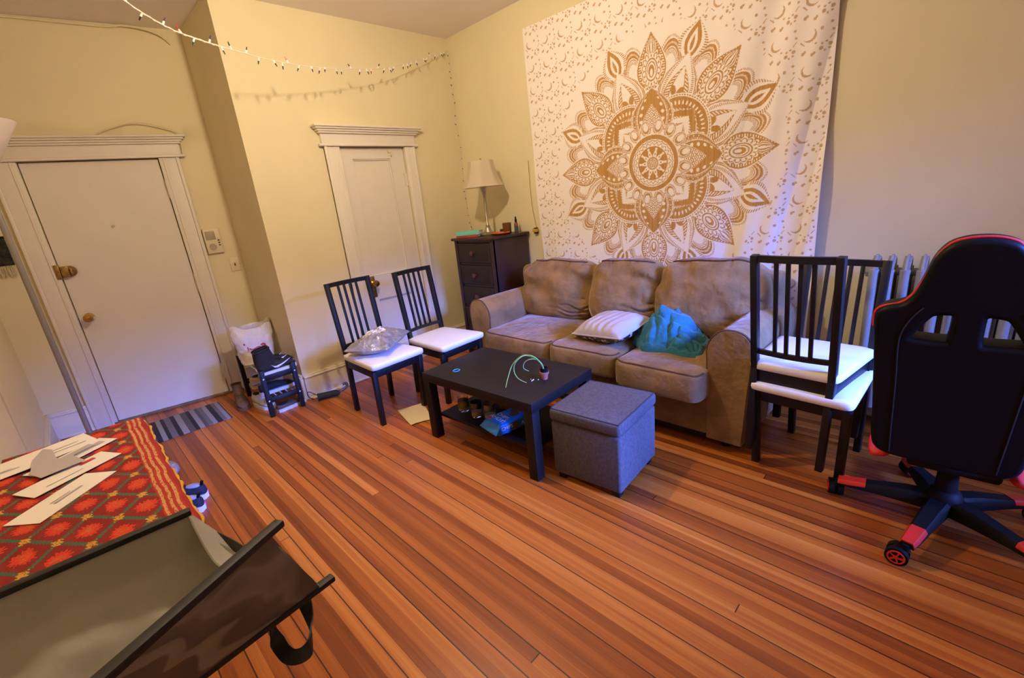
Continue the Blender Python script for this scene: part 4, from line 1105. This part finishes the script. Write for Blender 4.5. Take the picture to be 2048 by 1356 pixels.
shoe('sneaker', 'light grey sneaker on the floor under the left side of the rack', (-2.262, .200, 0), math.radians(-78), .26, .10, .105, False, LTG, WSOLE, laces=WSOLE)
SAND = mat('brown_sandal', s2l(96, 72, 60), .8)
shoe('sandal', 'brown low shoe lying on the floor beneath the rack', (-2.115, -.02, 0), math.radians(15), .25, .09, .060, False, SAND, LTG)

# plastic bag at the back of the rack
BAGM = mat('white_plastic_film', s2l(226, 216, 202), .4, bump=(18, .5, .02))
pb = thing('plastic_bag', 'white plastic shopping bag with red print standing behind the black high-tops', 'bag', (-2.150, .45, .327), math.radians(-8))
def bagf(u, v):
    a = u * 2 * PI; e = lambda w, k: math.copysign(abs(w) ** k, w)
    w = .128 + .034 * v; d = .095 * (1 - .35 * v)
    p = Vector((w * e(math.cos(a), .55), d * e(math.sin(a), .55), .315 * v))
    n_ = .018 * nz(Vector((p.x, p.y, p.z)) + Vector((3, 1, 0)), 9) + .008 * nz(p, 25)
    p.x += n_; p.y += .8 * n_ + .03 * v * v; p.z += (.020 * math.sin(a * 2 + 1) + .012 * math.sin(a * 5)) * v
    return p
MB().grid(bagf, 64, 30).poly([bagf(k / 16, 0) for k in range(16)]).build('film', BAGM, pb, angle=80)
b = MB()
def redstroke(pts, r=.0055):
    # stroke laid on the front of the film; (a,c) -> u around, v up
    b.tube([bagf(.75 + a, c) * 1.0 + Vector((0, -.004, 0)) for a, c in pts], r, 6, smooth=4)
redstroke([(-.045, .60), (-.040, .56)], .006); redstroke([(-.03, .50), (-.025, .45), (-.028, .42)], .004)
redstroke([(-.015, .47), (-.005, .43), (.005, .47), (.012, .42)], .004)
redstroke([(.015, .50), (.030, .52), (.038, .47), (.026, .43), (.018, .46)], .007)
b.build('red_print', INKR, pb)

# folded umbrella on the floor by the baseboard
um = thing('umbrella', 'short folded black umbrella lying against the baseboard right of the shoe rack', 'umbrella', (-1.845, -.155, .033), math.radians(-22))
MB().cyl((-.10, 0, 0), (.05, 0, 0), .030, .027, 20).cyl((.05, 0, 0), (.075, 0, 0), .027, .012, 20).build('canopy', mat('black_nylon', s2l(34, 33, 36), .7, bump=(40, .5, .01)), um)
MB().cyl((-.13, 0, 0), (-.10, 0, 0), .010, n=12).build('shaft', CHROME, um)
MB().tube([(.07, .01, 0), (.11, .02, .01), (.14, .03, .03), (.135, .035, .055), (.11, .03, .05)], .012, 10, smooth=5).build('handle', mat('grey_rubber', s2l(90, 84, 84), .6), um)
MB().tube([(-.10, -.01, .02), (-.15, -.0, .06), (-.17, .02, .045), (-.16, .03, .0), (-.13, .02, -.02)], .003, 6, smooth=6).build('wrist_strap', BLKP, um)

# ------------------------------------------------------------------ side table with cloth at the left
TX0, TX1, TY0, TY1, TZ = -3.470, -3.085, -2.930, -1.475, .735
stb = thing('side_table', 'narrow table under the red embroidered cloth at the left', 'table', ((TX0 + TX1) / 2, (TY0 + TY1) / 2, 0))
tw_, tl_ = TX1 - TX0 - .02, TY1 - TY0 - .02
MB().box((0, 0, TZ - .015), (tw_, tl_, .03), .004).build('tabletop', DRESS, stb)
for sx in (-1, 1):
    for sy in (-1, 1): MB().box((sx * (tw_ / 2 - .13), sy * (tl_ / 2 - .06), (TZ - .03) / 2), (.045, .045, TZ - .03), .003).build('leg', DRESS, stb)
def cloth_material():
    m = mat('red_block_print', s2l(150, 20, 14), .85, bump=(160, .3, .002)); N = NT(m); x, y, z = N.xyz('Object')
    # diagonal trellis of green leaves with gold crossings and an orange-red flower in each cell
    a = N.m('MULTIPLY', x, 1 / .118); c_ = N.m('MULTIPLY', y, 1 / .165)
    p = N.m('ADD', a, c_); q = N.m('SUBTRACT', a, c_)
    fp = N.m('SUBTRACT', N.m('FRACT', p), .5); fq = N.m('SUBTRACT', N.m('FRACT', q), .5)
    ap, aq = N.m('ABSOLUTE', fp), N.m('ABSOLUTE', fq)
    jag = N.m('MULTIPLY', N.m('SINE', N.m('MULTIPLY', N.m('ADD', x, y), 420.0)), .022)
    jag2 = N.m('MULTIPLY', N.m('SINE', N.m('MULTIPLY', N.m('SUBTRACT', x, y), 420.0)), .022)
    g1 = N.m('GREATER_THAN', N.m('ADD', ap, jag2), .445); g2 = N.m('GREATER_THAN', N.m('ADD', aq, jag), .445)
    grid = N.m('MAXIMUM', g1, g2)
    cross = N.m('GREATER_THAN', N.m('ADD', ap, aq), N.m('ADD', .84, N.m('MULTIPLY', jag, 2.0)))
    dist = N.m('SQRT', N.m('ADD', N.m('MULTIPLY', fp, fp), N.m('MULTIPLY', fq, fq)))
    ang = N.m('ARCTAN2', fp, fq)
    dist = N.m('ADD', dist, N.m('MULTIPLY', N.m('SUBTRACT', N.noise(N.comb(x, y, z), 85, 3), .5), .30))
    pet = N.m('LESS_THAN', dist, N.m('ADD', .27, N.m('MULTIPLY', N.m('SINE', N.m('MULTIPLY', ang, 16.0)), .035)))
    core = N.m('LESS_THAN', dist, .16)
    sp = N.noise(N.comb(x, y, z), 240, 2); spk = N.m('GREATER_THAN', sp, .52)
    col = N.mix(pet, s2l(128, 15, 10), s2l(206, 50, 20))
    col = N.mix(N.m('MULTIPLY', core, spk), col, s2l(196, 118, 50))
    col = N.mix(N.m('MULTIPLY', N.m('MULTIPLY', pet, spk), .35), col, s2l(170, 30, 18))
    col = N.mix(N.m('MULTIPLY', grid, N.m('GREATER_THAN', sp, .40)), col, s2l(52, 98, 74))
    col = N.mix(N.m('MULTIPLY', cross, N.m('GREATER_THAN', sp, .42)), col, s2l(206, 152, 52))
    # beige striped border along the right edge
    xb = N.m('ADD', x, N.m('ADD', N.m('MULTIPLY', N.m('SINE', N.m('MULTIPLY', y, 34.0)), .0016), N.m('MULTIPLY', N.noise(N.comb(x, y, z), 30, 2), .008)))
    inb = N.m('GREATER_THAN', xb, .150)
    st = N.m('FRACT', N.m('MULTIPLY', xb, 62.0)); stb_ = N.m('MULTIPLY', N.m('GREATER_THAN', st, .52), N.m('GREATER_THAN', N.noise(N.comb(N.m('MULTIPLY', x, 2.0), y, z), 120, 2), .40))
    bcol = N.mix(stb_, s2l(168, 40, 22), s2l(198, 146, 88))
    inb2 = N.m('LESS_THAN', xb, .198)
    col = N.mix(N.m('MULTIPLY', inb, inb2), col, bcol)
    col = N.mix(N.m('GREATER_THAN', xb, .198), col, s2l(150, 24, 16))
    N.l.new(col, N.b.inputs['Base Color']); return m
HEM = mat('yellow_hem', s2l(226, 168, 40), .8)
cl_ = thing('tablecloth', 'red printed cloth with yellow hem covering the narrow side table', 'tablecloth', ((TX0 + TX1) / 2, (TY0 + TY1) / 2, TZ))
hx, hy = (TX1 - TX0) / 2, (TY1 - TY0) / 2
def clf(u, v):
    # u across (x), right side drops over the edge; v along y
    d = -hx + u * (2 * hx + .026); y = -hy + v * (2 * hy)
    wob = .006 * math.sin(y * 23) + .004 * math.sin(y * 51 + 1)
    if d <= hx: return Vector((d, y, .0035 + .001 * math.sin(y * 30 + d * 40)))
    e = d - hx; a = min(e / .02, 1)
    return Vector((hx + .010 * math.sin(a * PI / 2) + wob * min(1, e / .05) + .012 * min(1, e / .12), y + .0, .0035 - .010 * (1 - math.cos(a * PI / 2)) - max(0, e - .014)))
MB().grid(clf, 70, 120, .0022).build('cloth', cloth_material(), cl_, angle=70)
def clf2(u, v): # far end drop
    p = clf(u, 1.0); e = v * .04
    return Vector((p.x, p.y + .006 + .006 * math.sin(p.x * 40) * v + .01 * v, p.z - e - .001))
MB().grid(clf2, 60, 14, .0022).build('end_drop', bpy.data.materials['red_block_print'], cl_, angle=70)
b = MB(); b.tube([clf(1.0, v) + Vector((.002 * math.sin(v * 150), 0, -.002 + .004 * math.sin(v * 90))) for v in np.linspace(0, 1, 130)], .0055, 6)
b.build('hem', HEM, cl_)
# envelopes and letters on the cloth
def sheet(name, pts, z, m, label, cat='letter', lines=None, curl=.0):
    c = sum((Vector((x, y, 0)) for x, y in pts), Vector()) / len(pts)
    t = thing(name, label, cat, (c.x, c.y, TZ + z), 0, 'mail on the red cloth')
    q = [Vector((x, y, 0)) - c for x, y in pts]
    f = lambda u, v: (q[0] * (1 - u) + q[1] * u) * (1 - v) + (q[3] * (1 - u) + q[2] * u) * v + Vector((0, 0, curl * (u - .5) ** 2))
    MB().grid(f, 8, 8, .0014).build('paper', m, t)
    for k, (u0, u1, v0, v1, mm) in enumerate(lines or []):
        MB().grid(lambda u, v: f(u0 + (u1 - u0) * u, v0 + (v1 - v0) * v) + Vector((0, 0, .0016)), 4, 2, .0003).build('printed_lines', mm, t)
    return t
def rect(cx, cy, w, l, ang):
    a = math.radians(ang); ca, sa = math.cos(a), math.sin(a)
    return [(cx + x * ca - y * sa, cy + x * sa + y * ca) for x, y in ((-w / 2, -l / 2), (w / 2, -l / 2), (w / 2, l / 2), (-w / 2, l / 2))]
WPP = [(.12, .55, .55, .60, INK), (.12, .45, .68, .72, INK)]
sheet('letter', rect(-3.355, -1.565, .250, .150, 15), .006, PAPER, 'white folded letter farthest back on the red cloth', 'letter', [(.45, .9, .3, .34, INK), (.55, .85, .5, .53, INK)])
sheet('envelope', rect(-3.290, -1.690, .235, .085, 33), .009, PAPER, 'white window envelope crossing the stack near the cloth border', 'envelope', [(.5, .9, .3, .62, PAPERG)])
sheet('letter', rect(-3.425, -1.640, .14, .09, 12), .0115, PAPER, 'white folded letter under the grey torn sheet, at its left', 'letter', WPP)
sheet('letter', rect(-3.300, -1.690, .15, .03, 33), .014, PAPERG, 'narrow grey envelope strip beside the torn grey sheet', 'letter')
sheet('envelope', rect(-3.300, -1.845, .240, .100, 29), .009, PAPER, 'white envelope with red stamp mark in the middle of the mail', 'envelope', [(.66, .84, .62, .80, INKR), (.2, .6, .3, .34, INK)])
sheet('envelope', rect(-3.318, -2.010, .240, .102, 44), .006, PAPER, 'white envelope nearest the camera on the red cloth', 'envelope', [(.35, .7, .40, .48, PAPERG), (.35, .6, .54, .57, PAPERG)])
t = thing('torn_sheet', 'torn grey paper sheet lying on top of the mail', 'paper', (-3.335, -1.700, TZ + .0165), 0)
tp_ = [(-.030, -.125), (.075, -.100), (.055, -.040), (.045, .002), (.020, -.010), (.005, .020), (-.004, .125), (-.028, .160), (-.052, .075), (-.056, -.060)]
MB().prism(tp_, 0, .0014).build('sheet', PAPERG, t)

# shoes on the floor behind the table
NAVYK = mat('navy_knit', s2l(38, 40, 62), .8, bump=(150, .3, .002)); PINK = mat('magenta_heel', s2l(208, 70, 176), .6); FUR = mat('grey_plush', s2l(150, 138, 140), .95, bump=(90, .8, .01), noise=(40, .2)); LAV = mat('lavender_lining', s2l(150, 156, 196), .8)
def running(label, loc, rz):
    t = shoe('running_shoe', label, loc, rz, .25, .085, .085, False, NAVYK, WSOLE, 'navy running shoes by the table', lining=LAV, laces=BLKP, sole_h=.030)
    MB().box((-.092, -.0325, .016), (.048, .008, .024), .002).box((-.092, .0325, .016), (.048, .008, .024), .002).build('side_panel', PINK, t)
    MB().box((-.118, 0, .095), (.012, .016, .030), .003, rot=R('Y', -20)).build('pull_tab', BLKP, t)
running('navy running shoe with pink side panel, the farther of the pair by the red cloth', (-3.005, -.830, 0), math.radians(138))
running('navy running shoe with pink side panel, the nearer of the pair by the red cloth', (-3.045, -.955, 0), math.radians(138))
sl_ = tag(MB().sq(.06, .12, .045, .8, .8, 30, 20, T(0, 0, .045)).build('slipper', FUR), 'fuzzy grey slipper on the floor between the doormat and the running shoes', 'slipper'); sl_.location = (-3.035, -.39, 0); sl_.rotation_euler = (0, 0, .4)
sl_ = tag(MB().sq(.055, .12, .040, .8, .8, 30, 20, T(0, 0, .040)).build('slipper', mat('dark_plush', s2l(60, 58, 66), .95, bump=(90, .8, .01))), 'dark grey slipper just behind the running shoes', 'slipper'); sl_.location = (-3.16, -.58, 0); sl_.rotation_euler = (0, 0, .2)

# ------------------------------------------------------------------ torchiere floor lamp
fl_ = thing('floor_lamp', 'grey torchiere floor lamp with white bowl shade left of the entry door', 'floor lamp', (-3.268, -.60, 0))
MB().lathe([(0, 0), (.125, 0), (.128, .012), (.06, .025), (.02, .04), (0, .04)], n=36).build('base', GREYM, fl_)
MB().cyl((0, 0, .03), (0, 0, 1.80), .0125, n=16).build('pole', GREYM, fl_)
MB().lathe([(.03, 1.78), (.055, 1.79), (.176, 1.985), (.172, 1.985), (.05, 1.797), (.0, 1.79)], n=40, cap=False).build('bowl_shade', mat('white_glass_bowl', s2l(226, 218, 208), .4), fl_)

# ------------------------------------------------------------------ big tote bag at the lower left
KHA = mat('khaki_lining', s2l(164, 160, 148), .75, bump=(12, .25, .02)); PIPB = mat('black_binding', s2l(18, 17, 18), .6)
def bagpat():
    m = mat('grey_patterned_laminate', s2l(74, 68, 66), .5, spec=.25); N = NT(m); x, y, z = N.xyz('Object')
    wv = N.noise(N.comb(x, y, z), 6.0, 1)
    n1 = N.m('FRACT', N.m('ADD', N.m('MULTIPLY', x, 3.2), N.m('ADD', N.m('MULTIPLY', z, 2.2), N.m('MULTIPLY', wv, 1.6))))
    c = N.ramp(n1, [(.0, s2l(92, 94, 98)), (.22, s2l(86, 88, 94)), (.26, s2l(142, 144, 142)), (.42, s2l(130, 132, 130)), (.46, s2l(82, 84, 90)), (.66, s2l(104, 102, 102)), (.70, s2l(130, 132, 132)), (.84, s2l(90, 92, 98)), (1, s2l(92, 94, 98))])
    N.l.new(c, N.b.inputs['Base Color']); return m
BPAT = bagpat()
BO = Vector((-3.20, -2.90, TZ + .012))
bg = thing('tote_bag', 'large open grey tote bag with black binding in the lower left foreground', 'bag', BO)
def bl(p): return Vector(p) - BO
ZB = TZ + .012
backR, backL = Vector((-3.105, -2.775, .92)), Vector((-3.60 + .09, -2.755, .92))
frR, frL = Vector((-3.040, -3.075, .985)), Vector((-3.49, -3.335, 1.01))
bbR, bbL = Vector((-3.030, -2.735, ZB)), Vector((-3.505, -2.715, ZB))
bfR, bfL = Vector((-2.966, -2.961, ZB)), Vector((-3.495, -3.02, ZB))
def quad(a, c, d, e, n=16, bulge=None):
    def f(u, v):
        p = (a * (1 - u) + c * u) * (1 - v) + (e * (1 - u) + d * u) * v
        if bulge: p = p + bulge(u, v)
        return bl(p)
    return f
wr = lambda n_: (lambda u, v: n_ * (.012 * nz(Vector((u * 3, v * 2, 1)), 2) * math.sin(PI * v) + .006 * math.sin(u * 13 + v * 6) * math.sin(PI * v)))
def liner(u, v):     # back panel and sagging bottom in one sweep
    a = backL.lerp(backR, u); c = bfL.lerp(bfR, u) + Vector((0, 0, .004))
    y = a.y + (c.y - a.y) * v; x = a.x + (c.x - a.x) * v
    pz = [(0, 1), (.14, .62), (.30, .42), (.55, .24), (.8, .08), (1, 0)]
    z = np.interp(v, [p_[0] for p_ in pz], [p_[1] for p_ in pz]) * (a.z - c.z) + c.z
    z += (.010 * nz(Vector((u * 4, v * 3, 2)), 2) + .006 * math.sin(u * 12 + v * 7)) * math.sin(PI * v)
    return bl(Vector((x, y, z)))
MB().grid(liner, 44, 40, .003).build('lining', KHA, bg, angle=70)
MB().grid(quad(bbL, bbR, backR, backL), 30, 16, .003).build('back_panel', BPAT, bg, angle=60)
MB().grid(quad(bbL, bbR, bfR, bfL), 24, 10, .003).build('bottom_panel', BPAT, bg, angle=60)
MB().grid(quad(bfL, bfR, frR, frL, bulge=wr(Vector((.25, -.8, .1)))), 30, 16, .003).build('front_panel', BPAT, bg, angle=60)
def gus(u, v):
    a = bbR.lerp(bfR, u); c = backR.lerp(frR, u); p = a.lerp(c, v)
    p += Vector((-.020 * math.sin(PI * u) * v, 0, -.085 * math.sin(PI * u) ** 1.2 * v)); return bl(p)
MB().grid(gus, 20, 14, .003).build('side_gusset', KHA, bg, angle=60)
def bind(name, a, c, ext=.018, r=.0075):
    d = (c - a).normalized(); b = MB().bar(bl(a), bl(c + d * ext), r * 2.4, r * 1.6, .003, up=(0, 0, 1)); b.build(name, PIPB, bg)
bind('top_binding', backL, backR, .004); bind('top_binding', frL, frR, .026); bind('bottom_binding', bfL, bfR, .03)
b = MB().ribbon([bl((-3.000, -2.905, .742)), bl((-2.984, -2.880, .690)), bl((-2.992, -2.930, .655)), bl((-3.018, -2.978, .648)), bl((-3.048, -2.972, .655)), bl((-3.056, -2.935, .680)), bl((-3.052, -2.930, .742))], .026, .003, up=(.3, .5, .5))
b.build('handle_strap', PIPB, bg)
b = MB().ribbon([bl((-3.120, -2.715, .835)), bl((-3.092, -2.760, .825)), bl((-3.070, -2.810, .812)), bl((-3.052, -2.870, .800)), bl((-3.035, -2.935, .790))], .055, .003, up=(.6, .1, .8))
b.build('handle_strap', mat('dark_olive_webbing', s2l(62, 56, 46), .8), bg)

# ------------------------------------------------------------------ radiator
rd = thing('radiator', 'old grey cast iron radiator against the wall behind the stacked chairs', 'radiator', (-.135, -3.72, 0))
def fin(y):
    b = MB(); w, d = .030, .170
    prof = [(-d / 2, .14), (-d / 2 - .004, .5), (-d / 2, .88), (-d / 2 + .02, .925), (-d / 2 + .045, .955), (-.015, .962), (0, .972), (.015, .962), (d / 2 - .045, .955), (d / 2 - .02, .925), (d / 2, .88), (d / 2, .14), (d / 2 - .03, .10), (-d / 2 + .03, .10)]
    b.prism(prof, -w / 2, w / 2, T(0, y, 0) @ Matrix(((1, 0, 0, 0), (0, 0, 1, 0), (0, 1, 0, 0), (0, 0, 0, 1))), .010)
    for x in (-d / 2 + .012, 0, d / 2 - .012): b.cyl((x, y, .14), (x, y, .90), .021, n=12)
    return b
for k in range(10):
    y = .285 - k * .062
    fb = fin(y); fb.build('section', RADM, rd)
MB().cyl((0, .31, .88), (0, -.30, .88), .020, n=14).cyl((0, .31, .16), (0, -.30, .16), .020, n=14).build('connecting_pipes', RADM, rd)
MB().cyl((0, .30, .88), (0, .325, .88), .032, n=8).cyl((0, .325, .88), (0, .335, .88), .018, n=8).build('end_plug', RADM, rd)
for y in (.285, .285 - 9 * .062): MB().box((0, y, .05), (.13, .03, .10), .008).build('foot', RADM, rd)
MB().cyl((0, .30, .16), (0, .36, .16), .016, n=12).cyl((0, .355, .16), (0, .355, 0), .013, n=12).build('supply_pipe', RADM, rd)

# ------------------------------------------------------------------ gaming chair
gc = thing('gaming_chair', 'black racing-style gaming chair with red piping seen from behind at the right', 'gaming chair', (-.925, -3.835, 0), math.radians(2))
GO = Vector((-.885, -3.795, 0))
tips = [93, 165, 237, 309, 21]
b = MB().lathe([(.0, .075), (.055, .07), (.060, .13), (.045, .16), (.035, .165), (.030, .30), (0, .30)], n=28); b.build('hub_column', BLKP, gc)
for a in tips:
    ca, sa = math.cos(math.radians(a)), math.sin(math.radians(a))
    dirv = Vector((ca, sa, 0)); side = Vector((-sa, ca, 0))
    secs = []
    for rr, hw, zt, zb in ((.03, .036, .135, .070), (.12, .033, .130, .075), (.22, .029, .112, .076), (.30, .026, .098, .072), (.345, .022, .092, .072)):
        secs.append([dirv * rr + side * s * hw + Vector((0, 0, z)) for s, z in ((-1, zb), (1, zb), (1, zt - .012), (.7, zt), (-.7, zt), (-1, zt - .012))])
    lg = MB().loft(secs).build('base_leg', BLKP, gc)
    rs = []
    for rr, hw, zt in ((.245, .0285, .109), (.30, .027, .100), (.342, .0235, .0945)):
        rs.append([dirv * rr + side * s * hw + Vector((0, 0, z)) for s, z in ((-1, zt - .016), (-1, zt - .010), (-.7, zt + .002), (.7, zt + .002), (1, zt - .010), (1, zt - .016))])
    MB().loft(rs).build('red_leg_cap', REDP, lg)
    wp = dirv * .345; wd = Vector((math.cos(math.radians(a + 100)), math.sin(math.radians(a + 100)), 0)); wa = Vector((-wd.y, wd.x, 0))
    ctr = wp - wd * .020 + Vector((0, 0, .035))
    cst = MB().cyl(ctr - wa * .028, ctr - wa * .006, .035, n=24).cyl(ctr + wa * .006, ctr + wa * .028, .035, n=24).box(ctr + Vector((0, 0, .012)), (.030, .030, .045), .008).cyl(wp + Vector((0, 0, .05)), wp + Vector((0, 0, .085)), .010, n=12).build('caster', BLKP, lg)
    for s in (-1, 1):
        h_ = MB()
        for k in range(5):
            aa = 2 * PI * k / 5; v = wd * math.cos(aa) + Vector((0, 0, 1)) * math.sin(aa)
            h_.bar(ctr + wa * s * .0285, ctr + wa * s * .0285 + v * .023, .008, .004)
        h_.cyl(ctr + wa * s * .027, ctr + wa * s * .031, .008, n=14)
        h_.tube([ctr + wa * s * .0285 + (wd * math.cos(q) + Vector((0, 0, 1)) * math.sin(q)) * .0245 for q in np.linspace(0, 2 * PI, 25)], .003, 6).build('wheel_trim', REDP, cst)
MB().box((.03, 0, .315), (.30, .26, .05), .015).build('tilt_mechanism', BLKP, gc)
# seat: cushion with red wings seen under the backrest
MB().sq(.255, .205, .055, .4, .25, 48, 18, T(.12, .04, .405)).build('seat', BLKL, gc, angle=70)
for s in (-1, 1):
    MB().sq(.200, .040, .024, .6, .5, 36, 16, T(.03, s * .195 + .018, .336) @ R('X', s * -14)).build('seat_wing', REDF, gc, angle=70)
# backrest outline, (y, z) about its bottom centre, as seen from behind (left in picture = +y)
half = [(.0, .0), (.12, .002), (.180, .015), (.198, .06), (.205, .16), (.213, .26), (.221, .36), (.230, .46), (.236, .52), (.233, .550), (.212, .566), (.175, .576), (.150, .595), (.130, .635), (.113, .690), (.098, .740), (.074, .775), (.040, .790), (.0, .794)]
outl = half + [(-a, c) for a, c in half[::-1]][1:-1]
outl = [(a * .93, .012 + c * .990) for a, c in closed_smooth(outl, 4)]
def hole(s):
    pts = [(.030, .578), (.078, .578), (.104, .560), (.146, .484), (.138, .464), (.090, .460), (.042, .460), (.027, .474), (.024, .53)]
    return closed_smooth([(s * a, c) for a, c in pts], 3)
# plane: local X of outline -> +y, local Y -> up with slight recline towards the camera (-x)
tl = math.radians(5)
BM = T(-.172, .043, .372) @ Matrix(((0, -math.sin(tl), -math.cos(tl), 0), (1, 0, 0, 0), (0, math.cos(tl), -math.sin(tl), 0), (0, 0, 0, 1)))
bk = shape2d('backrest', outl, [hole(1), hole(-1)], .032, .016, BM, BLKL, gc, 4)
pipe_pts = [p for p in outl if p[1] > .50]
pipe_pts.sort(key=lambda p: math.atan2(p[1] - .45, p[0]))
def outw(p, k=1.0): 
    v = Vector((p[0], p[1] - .45, 0)).normalized(); return BM @ Vector((p[0] + v.x * .0185, p[1] + v.y * .0185, .022))
MB().tube([outw(p) for p in pipe_pts], .0048, 8).build('red_piping', REDF, bk)
for s in (-1, 1):    # stitched seam lines of the side bolsters
    sp2 = [BM @ Vector((s * a * .93, c, .0485)) for a, c in ((.150, .02), (.155, .12), (.160, .24), (.165, .34), (.172, .44), (.168, .50), (.145, .555), (.120, .59))]
    MB().tube(sp2, .0022, 6, smooth=4).build('side_seam', PIPB, bk)
